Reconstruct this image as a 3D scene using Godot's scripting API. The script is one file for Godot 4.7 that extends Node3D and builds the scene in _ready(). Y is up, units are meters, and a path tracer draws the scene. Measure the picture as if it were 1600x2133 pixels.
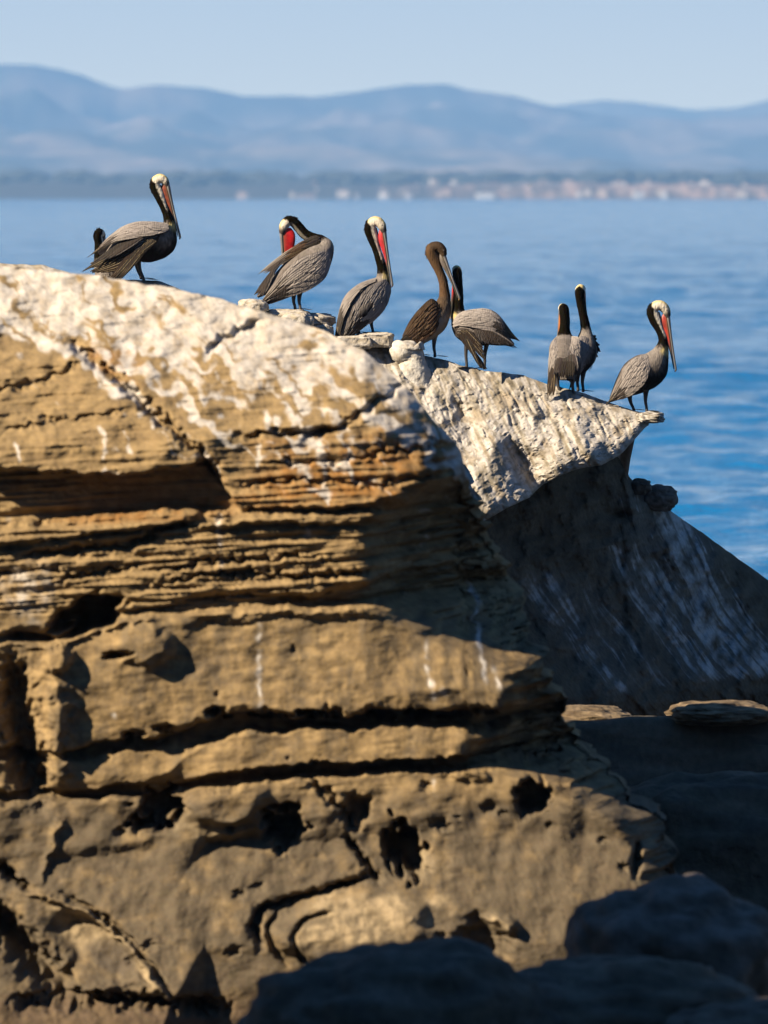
extends Node3D
# Pelicans on a guano-washed sandstone headland; hazy mountains across the water.
# World: y up, sea level y = 0, the birds stand near z = 0, the eye is at (0, 6.5, 60).

const EYE_Y := 6.5
const HOR := 405.0          # photograph row of the true horizon
const S60 := 0.0043         # metres per photograph pixel at 60 m
const SUN_TO := Vector3(-0.735, 0.545, 0.405)
var rng := RandomNumberGenerator.new()
var names := {}
var mats := {}

func numbered(called: String) -> String:
	if not names.has(called):
		names[called] = 0
		return called
	names[called] += 1
	return "%s_%03d" % [called, names[called]]

func tag(o: Node, label: String, category: String, group := "", kind := "") -> void:
	if label != "": o.set_meta("label", label)
	if category != "": o.set_meta("category", category)
	if group != "": o.set_meta("group", group)
	if kind != "": o.set_meta("kind", kind)

func thing(called: String, at: Vector3, label: String, category: String, group := "") -> Node3D:
	var o := Node3D.new()
	o.name = numbered(called)
	add_child(o)
	o.position = at
	tag(o, label, category, group)
	return o

func part(called: String, mesh: Mesh, m: Material, parent: Node) -> MeshInstance3D:
	var o := MeshInstance3D.new()
	o.name = called if parent != self else numbered(called)
	o.mesh = mesh
	o.material_override = m
	parent.add_child(o, true)
	return o

func lin(r: float, g: float, b: float) -> Color:
	return Color(r, g, b).linear_to_srgb()

func noise(s: int, freq: float, oct := 3, kind := FastNoiseLite.TYPE_SIMPLEX_SMOOTH) -> FastNoiseLite:
	var n := FastNoiseLite.new()
	n.seed = s
	n.frequency = freq
	n.noise_type = kind
	n.fractal_type = FastNoiseLite.FRACTAL_FBM
	n.fractal_octaves = oct
	return n

func noise_tex(s: int, freq: float, oct: int, lo: Color, hi: Color, size := 512) -> NoiseTexture2D:
	var t := NoiseTexture2D.new()
	t.noise = noise(s, freq, oct)
	t.width = size
	t.height = size
	t.seamless = true
	var g := Gradient.new()
	g.set_color(0, lo)
	g.set_color(1, hi)
	t.color_ramp = g
	return t

func normal_tex(s: int, freq: float, oct: int, strength: float, size := 512) -> NoiseTexture2D:
	var t := NoiseTexture2D.new()
	t.noise = noise(s, freq, oct)
	t.width = size
	t.height = size
	t.seamless = true
	t.as_normal_map = true
	t.bump_strength = strength
	return t

func rock_material(rough: float, tex_scale: float, bump_cm: float, spec := 0.3) -> StandardMaterial3D:
	var m := StandardMaterial3D.new()
	m.vertex_color_use_as_albedo = true
	m.roughness = rough
	m.metallic_specular = spec
	m.uv1_triplanar = true
	m.uv1_world_triplanar = true
	m.uv1_scale = Vector3.ONE * tex_scale
	m.albedo_texture = mats.grain
	m.heightmap_enabled = true
	m.heightmap_texture = mats.relief
	m.heightmap_scale = bump_cm
	return m

func vc_material(rough: float, spec := 0.3) -> StandardMaterial3D:
	var m := StandardMaterial3D.new()
	m.vertex_color_use_as_albedo = true
	m.roughness = rough
	m.metallic_specular = spec
	return m

# ---- mesh helpers -------------------------------------------------------------------------
func commit(v: PackedVector3Array, n: PackedVector3Array, c: PackedColorArray, idx: PackedInt32Array) -> ArrayMesh:
	var a := []
	a.resize(Mesh.ARRAY_MAX)
	a[Mesh.ARRAY_VERTEX] = v
	a[Mesh.ARRAY_NORMAL] = n
	if c.size() > 0: a[Mesh.ARRAY_COLOR] = c
	a[Mesh.ARRAY_INDEX] = idx
	var am := ArrayMesh.new()
	am.add_surface_from_arrays(Mesh.PRIMITIVE_TRIANGLES, a)
	return am

# nx columns by ny rows, vertex index = j * nx + i; front faces are seen with i to the right and j downwards
func grid_mesh(nx: int, ny: int, v: PackedVector3Array, c: PackedColorArray) -> ArrayMesh:
	var n := PackedVector3Array()
	n.resize(nx * ny)
	for j in ny:
		var ja := maxi(j - 1, 0) * nx
		var jb := mini(j + 1, ny - 1) * nx
		var jo := j * nx
		for i in nx:
			var ia := maxi(i - 1, 0)
			var ib := mini(i + 1, nx - 1)
			n[jo + i] = (v[ja + i] - v[jb + i]).cross(v[jo + ia] - v[jo + ib]).normalized()
	var idx := PackedInt32Array()
	idx.resize((nx - 1) * (ny - 1) * 6)
	var k := 0
	for j in ny - 1:
		for i in nx - 1:
			var a := j * nx + i
			idx[k] = a
			idx[k + 1] = a + 1
			idx[k + 2] = a + nx + 1
			idx[k + 3] = a
			idx[k + 4] = a + nx + 1
			idx[k + 5] = a + nx
			k += 6
	return commit(v, n, c, idx)

# generic: averaged normals; every face is wound to agree with "out" from its nearest centre
func smooth_mesh(v: PackedVector3Array, c: PackedColorArray, idx: PackedInt32Array, flip := false) -> ArrayMesh:
	var n := PackedVector3Array()
	n.resize(v.size())
	if flip:
		for k in range(0, idx.size(), 3):
			var t := idx[k + 1]
			idx[k + 1] = idx[k + 2]
			idx[k + 2] = t
	for k in range(0, idx.size(), 3):
		var a := idx[k]
		var b := idx[k + 1]
		var d := idx[k + 2]
		var f := (v[d] - v[a]).cross(v[b] - v[a])
		n[a] += f
		n[b] += f
		n[d] += f
	for i in n.size():
		n[i] = n[i].normalized()
	return commit(v, n, c, idx)

func pl(t: PackedFloat32Array, x: float) -> float:   # piecewise linear table x0,y0,x1,y1...
	if x <= t[0]: return t[1]
	for k in range(2, t.size(), 2):
		if x < t[k]:
			var f := (x - t[k - 2]) / (t[k] - t[k - 2])
			return lerpf(t[k - 1], t[k + 1], f)
	return t[t.size() - 1]

func sst(a: float, b: float, x: float) -> float:
	var t := clampf((x - a) / (b - a), 0.0, 1.0)
	return t * t * (3.0 - 2.0 * t)

func mixc(a: Color, b: Color, t: float) -> Color:
	return Color(a.r + (b.r - a.r) * t, a.g + (b.g - a.g) * t, a.b + (b.b - a.b) * t)

# a world point from photograph column/row at distance d from the eye (metres): used to lay things out at their own depth
func wp(u: float, v: float, z: float) -> Vector3:
	var d := 60.0 - z
	return Vector3((u - 800.0) * S60 * d / 60.0, EYE_Y - (v - HOR) * S60 * d / 60.0, z)

func _ready() -> void:
	rng.seed = 4711
	set_view()
	mats.grain = noise_tex(3, 0.02, 5, Color(0.74, 0.74, 0.74), Color(1, 1, 1))
	mats.relief = noise_tex(5, 0.015, 6, Color(0, 0, 0), Color(1, 1, 1))
	var t0 := Time.get_ticks_msec()
	build_sea()
	build_far_shore()
	print("sea+shore ", Time.get_ticks_msec() - t0)
	build_near_rock()
	print("near rock ", Time.get_ticks_msec() - t0)
	build_far_rock()
	print("far rock ", Time.get_ticks_msec() - t0)
	build_shelf()
	build_offstage()
	print("boulders ", Time.get_ticks_msec() - t0)
	build_birds()
	print("birds ", Time.get_ticks_msec() - t0)

func set_view() -> void:
	var cam := Camera3D.new()
	cam.name = "camera"
	cam.position = Vector3(0, EYE_Y, 60)
	cam.near = 1.0
	cam.far = 90000.0
	cam.projection = Camera3D.PROJECTION_FRUSTUM
	cam.size = 2133.0 * S60 / 60.0 * cam.near
	cam.frustum_offset = Vector2(0, -(1066.5 - HOR) * S60 / 60.0 * cam.near)
	add_child(cam)
	cam.current = true
	var lens := CameraAttributesPhysical.new()
	lens.frustum_focal_length = 400.0
	lens.exposure_aperture = 5.3
	lens.frustum_focus_distance = 60.0
	var e := Environment.new()
	e.background_mode = Environment.BG_SKY
	var sm := ProceduralSkyMaterial.new()
	sm.sky_top_color = lin(0.012, 0.045, 0.125)
	sm.sky_horizon_color = lin(1.12, 0.93, 0.52)
	sm.sky_curve = 0.035
	sm.ground_horizon_color = lin(0.05, 0.09, 0.13)
	sm.ground_bottom_color = lin(0.01, 0.025, 0.045)
	sm.sun_angle_max = 12.0
	sm.sun_curve = 0.08
	var sky := Sky.new()
	sky.sky_material = sm
	e.sky = sky
	e.background_energy_multiplier = 1.0
	e.tonemap_mode = Environment.TONE_MAPPER_LINEAR
	e.tonemap_exposure = 2.8
	e.sdfgi_enabled = true
	e.ssao_enabled = true
	e.ssil_enabled = true
	e.fog_enabled = true
	e.fog_density = 0.000077
	e.fog_light_color = Color(0.525, 0.735, 0.985)
	var we := WorldEnvironment.new()
	we.name = "environment"
	we.environment = e
	we.camera_attributes = lens
	add_child(we)
	var sun := DirectionalLight3D.new()
	sun.name = "sun"
	sun.light_color = Color(1.0, 0.92, 0.80)
	sun.light_energy = 1.6
	sun.light_angular_distance = 0.5
	sun.shadow_enabled = true
	sun.look_at_from_position(SUN_TO * 100.0, Vector3.ZERO, Vector3.UP)
	add_child(sun)

# ---- the sea ------------------------------------------------------------------------------
func build_sea() -> void:
	var rows: Array[float] = []
	var d := 58.0
	while d < 9450.0:
		rows.append(d)
		d *= 1.0042
	rows.append(9600.0)
	rows.append(11500.0)
	var cols: Array[float] = [-60.0, -20.0, -8.0, -4.0, -2.0]
	for i in 221:
		cols.append(-1.3 + 2.6 * i / 220.0)
	cols.append_array([2.0, 4.0, 8.0, 20.0, 60.0])
	var nx := cols.size()
	var ny := rows.size()
	var v := PackedVector3Array()
	v.resize(nx * ny)
	var swell := noise(11, 0.06, 2)
	var chop := noise(12, 0.33, 3)
	var gust := noise(13, 0.012, 2)
	for jj in ny:
		var dd := rows[ny - 1 - jj]
		var w := dd * 0.0573 + 3.0
		var far := 1.0 / (1.0 + dd / 900.0)
		for i in nx:
			var x := cols[i] * w
			var z := 60.0 - dd
			var h := 0.0
			if absf(cols[i]) < 1.4:
				var gs := 0.75 + 0.6 * gust.get_noise_2d(x * 0.6, z * 0.25)
				h = (swell.get_noise_2d(x * 0.55 + z * 0.12, z) * 0.50 + chop.get_noise_2d(x * 0.5, z) * 0.27 * gs) * (0.25 + 0.75 * far)
			v[jj * nx + i] = Vector3(x, h, z)
	var m := StandardMaterial3D.new()
	m.albedo_color = lin(0.002, 0.118, 0.30)
	m.roughness = 0.08
	m.metallic_specular = 0.5
	m.uv1_triplanar = true
	m.uv1_world_triplanar = true
	m.uv1_scale = Vector3(0.14, 0.14, 0.14)
	m.normal_enabled = true
	m.normal_texture = normal_tex(21, 0.02, 4, 6.0)
	m.normal_scale = 0.7
	var o := part("sea", grid_mesh(nx, ny, v, PackedColorArray()), m, self)
	tag(o, "calm blue sea with long low ripples", "", "", "structure")

# ---- mountains, coastal bluff and town ----------------------------------------------------
func build_far_shore() -> void:
	var ridge := PackedFloat32Array([-500, -190, -420, -150, -300, 60, -220, 112, -100, 120, 0, 126, 80, 131, 180, 151, 260, 173, 330, 173, 430, 179, 510, 196, 600, 189, 720, 186, 790, 173, 850, 164, 920, 171, 970, 186, 1100, 206, 1170, 222, 1300, 240, 1450, 238, 1600, 225, 1800, 230, 2100, 250])  # unseen peaks at far left are raised to heighten the haze volume
	var far_ridge := PackedFloat32Array([-500, 230, 400, 230, 900, 225, 1100, 218, 1180, 206, 1260, 200, 1330, 206, 1420, 214, 1500, 207, 1600, 194, 1750, 190, 2100, 215])
	hill_range("mountain_range", 21000.0, 11500.0, ridge, 31, lin(0.055, 0.065, 0.06), lin(0.25, 0.20, 0.16), "long blue hazy mountain range across the water")
	hill_range("distant_ridge", 24500.0, 22500.0, far_ridge, 37, lin(0.10, 0.11, 0.08), lin(0.2, 0.17, 0.13), "paler ridge showing behind the main mountains at right")
	# coastal terrace
	var n := noise(41, 0.012, 4)
	var nx := 260
	var ny := 26
	var v := PackedVector3Array()
	var c := PackedColorArray()
	for j in ny:
		var t := 1.0 - float(j) / (ny - 1)     # 1 back, 0 front
		for i in nx:
			var u := -400.0 + 2400.0 * i / (nx - 1)
			var dd := 9300.0 + 1900.0 * pow(t, 1.6) - (8.0 if j == ny - 1 else 0.0)
			var top := 386.0 - 10.0 * sst(0.0, 1.0, t) - 10.0 * n.get_noise_1d(u * 0.4) + 3.0 * n.get_noise_2d(u * 3.0, t * 300.0)
			var rise := sst(0.0, 0.18, t) if j < ny - 2 else (0.30 if j == ny - 2 else 0.0)
			var p := wp(u, lerpf(420.0, top, rise), 60.0 - dd)
			p.y = lerpf(-2.0, p.y, rise)
			v.append(p)
			var right := sst(700.0, 1250.0, u + 160.0 * n.get_noise_1d(u * 1.7))
			var k := clampf(0.5 + 1.6 * n.get_noise_2d(u * 2.2, t * 500.0 + 90.0), 0.0, 1.0)
			var cc := mixc(Color(0.045, 0.046, 0.042), mixc(Color(0.14, 0.10, 0.08), Color(0.32, 0.22, 0.17), k), right * (0.45 + 0.55 * k))
			c.append(Color(0.012, 0.016, 0.02) if j >= ny - 2 else cc)     # dark rows standing in for the dark line of far water
	var o := part("coastal_bluff", grid_mesh(nx, ny, v, c), vc_material(0.95), self)
	tag(o, "low coastal bluff with scrub along the far shore", "", "", "structure")
	# woods on the terrace: one mass of crowns
	var crown := SphereMesh.new()
	crown.radius = 1.0
	crown.height = 1.5
	crown.radial_segments = 10
	crown.rings = 5
	var mm := MultiMesh.new()
	mm.transform_format = MultiMesh.TRANSFORM_3D
	mm.mesh = crown
	mm.instance_count = 900
	for k in 900:
		var u := rng.randf_range(-300.0, 1900.0)
		var left := 1.0 - sst(500.0, 1300.0, u)
		var dd := rng.randf_range(9600.0, 11000.0)
		var p := wp(u, rng.randf_range(366.0, 398.0 if rng.randf() < 0.35 + left else 378.0), 60.0 - dd)
		var r := rng.randf_range(6.5, 14.0)
		mm.set_instance_transform(k, Transform3D(Basis.from_scale(Vector3(r * rng.randf_range(1.0, 2.2), r, r)), p))
	var wood := MultiMeshInstance3D.new()
	wood.name = "distant_wood"
	wood.multimesh = mm
	var wm := StandardMaterial3D.new()
	wm.albedo_color = lin(0.028, 0.033, 0.028)
	wm.roughness = 1.0
	wood.material_override = wm
	add_child(wood)
	tag(wood, "dark trees massed along the far coastal terrace", "trees", "", "stuff")
	# the town
	var walls := [lin(0.50, 0.48, 0.46), lin(0.36, 0.31, 0.27), lin(0.28, 0.22, 0.19), lin(0.42, 0.38, 0.36)]
	var wm_list := []
	for col in walls:
		var q := StandardMaterial3D.new()
		q.albedo_color = col
		q.roughness = 0.9
		wm_list.append(q)
	var rm := StandardMaterial3D.new()
	rm.albedo_color = lin(0.28, 0.16, 0.12)
	rm.roughness = 0.9
	var big := [[715, 398, 34], [640, 405, 52], [505, 402, 30], [868, 384, 22], [930, 396, 30], [1010, 402, 50], [1100, 386, 30], [1160, 396, 40], [1225, 384, 22], [1290, 381, 40], [1420, 385, 52], [1468, 380, 24], [1500, 396, 36], [1545, 398, 30], [1590, 388, 26], [1185, 379, 26], [1380, 396, 30], [985, 385, 20], [1055, 392, 26], [800, 400, 24], [1330, 399, 30], [1255, 396, 26]]
	big.sort_custom(func(p, q): return p[0] < q[0])
	var nth := ["first", "second", "third", "fourth", "fifth", "sixth", "seventh", "eighth", "ninth", "tenth", "eleventh", "twelfth", "thirteenth", "fourteenth", "fifteenth", "sixteenth", "seventeenth", "eighteenth", "nineteenth", "twentieth", "twenty-first", "twenty-second"]
	for k in 88:
		var u := 0.0
		var vv := 0.0
		var w := 0.0
		if k < big.size():
			u = big[k][0]
			vv = big[k][1]
			w = big[k][2] * 0.72
		else:
			u = 420.0 + 1240.0 * pow(rng.randf(), 0.6)
			vv = rng.randf_range(374.0, 404.0)
			w = rng.randf_range(4.0, 12.0)
		var dd := lerpf(9570.0, 9270.0, clampf((vv - 374.0) / 30.0, 0.0, 1.0))
		var sc := S60 / 60.0 * dd
		var at := wp(u, vv + 8.0, 60.0 - dd)
		var b := thing("town_building", at, nth[k] + " larger pale building from the left in the far shore town" if k < big.size() else "small pale building scattered through the far shore town", "building", "large buildings on the far shore" if k < big.size() else "small buildings on the far shore")
		var h := sc * (rng.randf_range(6.0, 9.0) if k < big.size() else rng.randf_range(5.0, 8.0)) + 5.0
		var bm := BoxMesh.new()
		bm.size = Vector3(w * sc, h, w * sc * 0.6)
		var wall := part("wall", bm, wm_list[rng.randi() % 4], b)
		wall.position.y = h * 0.5 - 4.0
		var pm := PrismMesh.new()
		pm.size = Vector3(w * sc * 1.08, h * 0.16, w * sc * 0.66)
		var roof := part("roof", pm, rm, b)
		roof.position.y = h * 1.08 - 4.0 + 0.01
		b.rotation.y = rng.randf_range(-0.25, 0.25)

func hill_range(called: String, dist: float, near: float, ridge: PackedFloat32Array, seed_: int, ca: Color, cb: Color, label: String) -> void:
	var nx := 420
	var ny := 70
	var n1 := noise(seed_, 0.00042, 5)
	var n2 := noise(seed_ + 1, 0.0016, 4)
	n1.fractal_type = FastNoiseLite.FRACTAL_RIDGED
	var v := PackedVector3Array()
	var c := PackedColorArray()
	var la := ca.srgb_to_linear()
	var lb := cb.srgb_to_linear()
	for j in ny:
		var t := 1.0 - float(j) / (ny - 3)      # 1 at the crest, 0 at the front foot, a little behind the crest at first
		if j < 2: t = 1.0
		for i in nx:
			var u := -500.0 + 2600.0 * i / (nx - 1)
			var dd := lerpf(near, dist, maxf(t, 0.0)) + (400.0 * (2 - j) if j < 2 else 0.0)
			var x := (u - 800.0) * S60 * dist / 60.0
			var hc := (HOR + 10.0 - pl(ridge, u)) * S60 * dist / 60.0
			hc += n2.get_noise_1d(x * 0.7) * 20.0 + n2.get_noise_1d(x * 3.0 + 500.0) * 6.0
			var z := 60.0 - dd
			var r := n1.get_noise_2d(x, z)
			var h := hc * pow(maxf(t, 0.0), 1.25)
			h *= 1.0 - 0.5 * (1.0 - r) * sst(1.0, 0.88, t)
			h += n2.get_noise_2d(x, z) * 34.0 * sst(1.0, 0.85, t)
			if j < 2: h = hc * (0.3 + 0.35 * j)
			v.append(Vector3(x, maxf(h, -5.0) + EYE_Y * maxf(t, 0.0), z))
			c.append(mixc(la, lb, clampf(0.35 + 1.4 * n2.get_noise_2d(x * 1.4 + 900.0, z), 0.0, 1.0)))
	var o := part(called, grid_mesh(nx, ny, v, c), vc_material(1.0), self)
	tag(o, label, "", "", "structure")

# ---- the near sandstone rock --------------------------------------------------------------
# Laid out in rock units: 1 unit = SA metres, u to the right, v downwards, D towards the eye.
const SA := 0.00308
const ZA := 17.0
const A_U0 := -90.0
const A_STEP := 3.0
const A_NX := 512
const A_NY := 560
const A_BACK := 8
var a_v: PackedFloat32Array
var a_d: PackedFloat32Array
var a_w: PackedFloat32Array      # guano
var a_o: PackedFloat32Array      # ochre
var a_g: PackedFloat32Array      # grey / dark weathering

func rock_point(u: float, v: float, d: float) -> Vector3:
	return Vector3((u - 800.0) * SA, EYE_Y - (v - HOR) * SA, ZA + d * SA)

# lower or raise the surface along a polyline (u0,v0,u1,v1,...): profile exp(-(r/w)^2)
func a_line(arr: PackedFloat32Array, pts: Array, w: float, amount: float, taper := true, jit := 0.0) -> PackedFloat32Array:
	var acc := {}
	var nseg := pts.size() / 2 - 1
	var nz := noise(77, 0.03, 2)
	for s in nseg:
		var a := Vector2(pts[s * 2], pts[s * 2 + 1])
		var b := Vector2(pts[s * 2 + 2], pts[s * 2 + 3])
		var i0 := maxi(int((minf(a.x, b.x) - w * 2.5 - A_U0) / A_STEP), 0)
		var i1 := mini(int((maxf(a.x, b.x) + w * 2.5 - A_U0) / A_STEP) + 1, A_NX - 1)
		var ab := b - a
		var l2 := maxf(ab.length_squared(), 0.001)
		for i in range(i0, i1 + 1):
			var vt := a_v[i]
			var vb := a_v[(A_NY - 1) * A_NX + i]
			var dv := (vb - vt) / (A_NY - 1)
			var j0 := clampi(int((minf(a.y, b.y) - w * 2.5 - vt) / dv), 0, A_NY - 1)
			var j1 := clampi(int((maxf(a.y, b.y) + w * 2.5 - vt) / dv) + 1, 0, A_NY - 1)
			for j in range(j0, j1 + 1):
				var p := Vector2(A_U0 + i * A_STEP, a_v[j * A_NX + i])
				if jit > 0.0:
					p += Vector2(nz.get_noise_2d(p.x, p.y), nz.get_noise_2d(p.y + 300.0, p.x)) * jit
				var t := clampf((p - a).dot(ab) / l2, 0.0, 1.0)
				var r := (p - a - ab * t).length() / w
				if r > 2.4: continue
				var along := (s + t) / nseg
				var k := exp(-r * r)
				if taper: k *= minf(1.0, minf(along, 1.0 - along) * 6.0 + 0.25)
				var id := j * A_NX + i
				if not acc.has(id) or acc[id] < k: acc[id] = k
	for id in acc:
		arr[id] += amount * acc[id]
	return arr

# an elliptic dent (or bump): flat-bottomed for soft < 1
func a_blob(arr: PackedFloat32Array, cu: float, cv: float, ru: float, rv: float, amount: float, soft := 1.0, rot := 0.0, jit := 0.25, seed_ := 5) -> PackedFloat32Array:
	var nz := noise(seed_, 1.1, 2)
	var rr := maxf(ru, rv) * 1.6
	var i0 := maxi(int((cu - rr - A_U0) / A_STEP), 0)
	var i1 := mini(int((cu + rr - A_U0) / A_STEP) + 1, A_NX - 1)
	var cs := cos(rot)
	var sn := sin(rot)
	for i in range(i0, i1 + 1):
		var vt := a_v[i]
		var dv := (a_v[(A_NY - 1) * A_NX + i] - vt) / (A_NY - 1)
		var j0 := clampi(int((cv - rr - vt) / dv), 0, A_NY - 1)
		var j1 := clampi(int((cv + rr - vt) / dv) + 1, 0, A_NY - 1)
		for j in range(j0, j1 + 1):
			var x := A_U0 + i * A_STEP - cu
			var y := a_v[j * A_NX + i] - cv
			var a := (x * cs + y * sn) / ru
			var b := (-x * sn + y * cs) / rv
			var r := sqrt(a * a + b * b) + jit * nz.get_noise_2d(a, b)
			if r >= 1.35: continue
			arr[j * A_NX + i] += amount * (1.0 - sst(1.0 - soft, 1.0 + soft * 0.3, r))
	return arr

func build_near_rock() -> void:
	var crest := PackedFloat32Array([-90, 557, 0, 562, 150, 576, 250, 590, 380, 613, 450, 628, 500, 645, 600, 672, 700, 707, 770, 745, 830, 793, 870, 838, 905, 880, 945, 925, 965, 955, 975, 1000, 985, 1030, 1010, 1082, 1060, 1200, 1100, 1300, 1140, 1385, 1165, 1440, 1178, 1500, 1190, 1552, 1215, 1568, 1230, 1600, 1262, 1612, 1300, 1655, 1330, 1682, 1370, 1705, 1397, 1728, 1412, 1800, 1425, 1900, 1450, 2100])
	# lofted profile stations: u, then pairs (v, D)
	var st := [
		[-90, [557,-520, 760,-200, 920,-28, 962,0, 975,-85, 1110,-95, 1122,-25, 1146,-10, 1152,-28, 1330,-8, 1338,-30, 1350,-8, 1356,-14, 1450,0, 1560,-8, 1568,-60, 1586,-60, 1594,-20, 1650,-15, 1660,-60, 1672,-60, 1684,10, 1780,24, 1795,20, 1950,100, 2200,240]],
		[100, [570,-500, 760,-210, 930,-26, 985,0, 992,-95, 1080,-105, 1092,-22, 1118,-6, 1124,-28, 1300,-10, 1320,-36, 1345,-6, 1352,-16, 1450,4, 1560,-4, 1568,-50, 1586,-50, 1594,-16, 1650,-12, 1656,-55, 1668,-55, 1676,6, 1770,22, 1790,18, 1950,100, 2200,250]],
		[300, [599,-450, 780,-170, 930,-20, 988,0, 994,-100, 1064,-110, 1074,-18, 1098,-2, 1104,-26, 1262,-12, 1270,-34, 1290,2, 1298,-18, 1400,14, 1540,6, 1546,-56, 1560,-60, 1570,-14, 1630,-2, 1636,-62, 1656,-64, 1664,0, 1750,22, 1770,12, 1950,105, 2200,260]],
		[430, [625,-400, 800,-150, 910,-15, 958,0, 966,-95, 1058,-105, 1068,-14, 1090,2, 1096,-26, 1240,-14, 1252,-44, 1268,-40, 1284,6, 1300,-16, 1490,14, 1500,4, 1506,-62, 1545,-66, 1554,-10, 1618,2, 1624,-64, 1640,-66, 1650,12, 1735,30, 1752,4, 1950,105, 2200,265]],
		[500, [645,-370, 800,-150, 905,-16, 1056,0, 1062,-30, 1066,-34, 1070,-12, 1088,4, 1094,-26, 1238,-14, 1250,-48, 1266,-44, 1282,6, 1298,-14, 1470,18, 1484,6, 1490,-66, 1528,-70, 1538,-6, 1606,6, 1612,-66, 1632,-68, 1642,18, 1735,34, 1752,2, 1950,105, 2200,270]],
		[640, [686,-330, 800,-160, 895,-24, 1056,4, 1062,-26, 1066,-30, 1070,-10, 1086,6, 1092,-24, 1232,-16, 1246,-55, 1262,-50, 1276,8, 1292,-10, 1480,24, 1496,8, 1502,-68, 1512,-72, 1520,-4, 1592,10, 1598,-68, 1616,-72, 1628,4, 1700,16, 1750,0, 1950,100, 2200,270]],
		[760, [738,-260, 810,-140, 868,-40, 1050,4, 1060,-26, 1066,-30, 1070,-12, 1084,4, 1090,-24, 1210,-16, 1222,-75, 1255,-80, 1270,8, 1290,-8, 1470,24, 1484,10, 1490,-66, 1510,-72, 1518,-4, 1582,10, 1590,-70, 1606,-72, 1618,-6, 1690,10, 1740,2, 1950,98, 2200,270]],
		[850, [815,-200, 860,-130, 920,-60, 1040,0, 1056,-30, 1064,-40, 1072,-30, 1090,-30, 1100,-60, 1200,-60, 1215,-110, 1258,-110, 1272,-14, 1292,-34, 1440,24, 1480,12, 1486,-66, 1512,-74, 1520,-6, 1578,8, 1584,-72, 1600,-74, 1612,-8, 1690,8, 1740,4, 1950,98, 2200,270]],
		[960, [950,-120, 965,-110, 985,-80, 1015,-20, 1030,-70, 1050,-80, 1072,-70, 1100,-70, 1110,-90, 1200,-90, 1215,-110, 1260,-110, 1285,-40, 1310,-48, 1430,22, 1482,8, 1488,-66, 1514,-76, 1522,-8, 1574,4, 1580,-74, 1596,-74, 1608,-10, 1690,6, 1740,4, 1950,98, 2200,270]],
		[1110, [1320,-150, 1325,-140, 1330,-130, 1335,-120, 1340,-110, 1345,-100, 1350,-90, 1355,-80, 1360,-70, 1365,-60, 1370,-50, 1375,-40, 1385,-24, 1395,-8, 1465,18, 1478,6, 1484,-70, 1516,-84, 1526,-30, 1572,-22, 1578,-76, 1592,-76, 1602,-12, 1690,4, 1740,4, 1950,98, 2200,270]],
		[1450, [1320,-150, 1325,-140, 1330,-130, 1335,-120, 1340,-110, 1345,-100, 1350,-90, 1355,-80, 1360,-70, 1365,-60, 1370,-50, 1375,-40, 1385,-24, 1395,-8, 1465,18, 1478,6, 1484,-70, 1516,-84, 1526,-30, 1572,-22, 1578,-76, 1592,-76, 1602,-12, 1690,4, 1740,4, 1950,98, 2200,270]],
	]
	var corner := PackedFloat32Array([700, 1200, 850, 1000, 940, 940, 1000, 920, 1050, 860, 1085, 800, 1130, 790, 1200, 800, 1255, 790, 1275, 830, 1300, 870, 1340, 950, 1370, 1030, 1400, 1090, 1475, 1090, 1500, 1040, 1570, 1010, 1600, 1060, 1640, 1180, 1700, 1300, 1740, 1350, 1850, 1370, 2200, 1420])
	a_v.resize(A_NX * A_NY)
	a_d.resize(A_NX * A_NY)
	a_w.resize(A_NX * A_NY)
	a_o.resize(A_NX * A_NY)
	a_g.resize(A_NX * A_NY)
	var warp := noise(101, 0.008, 3)
	var strat := noise(102, 0.02, 4)
	var rough := noise(103, 0.028, 5)
	var big := noise(104, 0.006, 2)
	var cell := noise(105, 0.022, 2, FastNoiseLite.TYPE_CELLULAR)
	var knots := 26
	for i in A_NX:
		var u := A_U0 + i * A_STEP
		var s := 0
		while s < st.size() - 2 and u > st[s + 1][0]: s += 1
		var f := clampf((u - st[s][0]) / float(st[s + 1][0] - st[s][0]), 0.0, 1.0)
		var c := pl(crest, u) + 5.0 * strat.get_noise_2d(u * 0.8, 50.0)
		var pv := PackedFloat32Array()
		var pd := PackedFloat32Array()
		var pa: Array = st[s][1]
		var pb: Array = st[s + 1][1]
		for k in knots:
			pv.append(maxf(lerpf(pa[k * 2], pb[k * 2], f), c + k * 0.5))
			pd.append(lerpf(pa[k * 2 + 1], pb[k * 2 + 1], f))
		var k := 0
		for j in A_NY:
			var v := c + (2200.0 - c) * float(j) / (A_NY - 1)
			var wob := 12.0 * warp.get_noise_2d(u, v * 0.6) + 5.0 * strat.get_noise_2d(u * 1.6, v * 1.2 + 700.0)
			var face := sst(900.0, 1000.0, v)
			var vv := clampf(v + wob * (0.25 + 0.75 * face), c, 2199.0)
			k = 0
			while k < knots - 2 and vv >= pv[k + 1]: k += 1
			var t := clampf((vv - pv[k]) / maxf(pv[k + 1] - pv[k], 0.01), 0.0, 1.0)
			var d := lerpf(pd[k], pd[k + 1], t)
			# turn round the right-hand corner
			var cu := pl(corner, v) + 16.0 * warp.get_noise_2d(v * 1.3, 900.0) + 16.0 * strat.get_noise_2d(u * 0.3, (v + 0.06 * u) * 1.6)
			var e := u - cu
			if e > -60.0:
				var x := maxf(e + 60.0, 0.0)
				d -= 2.5 * (x * x / 120.0 if x < 60.0 else x - 30.0)
			# round over at the crest
			var rr := lerpf(55.0, 16.0, sst(960.0, 1040.0, u))
			var q := (v - c) / rr
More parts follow.
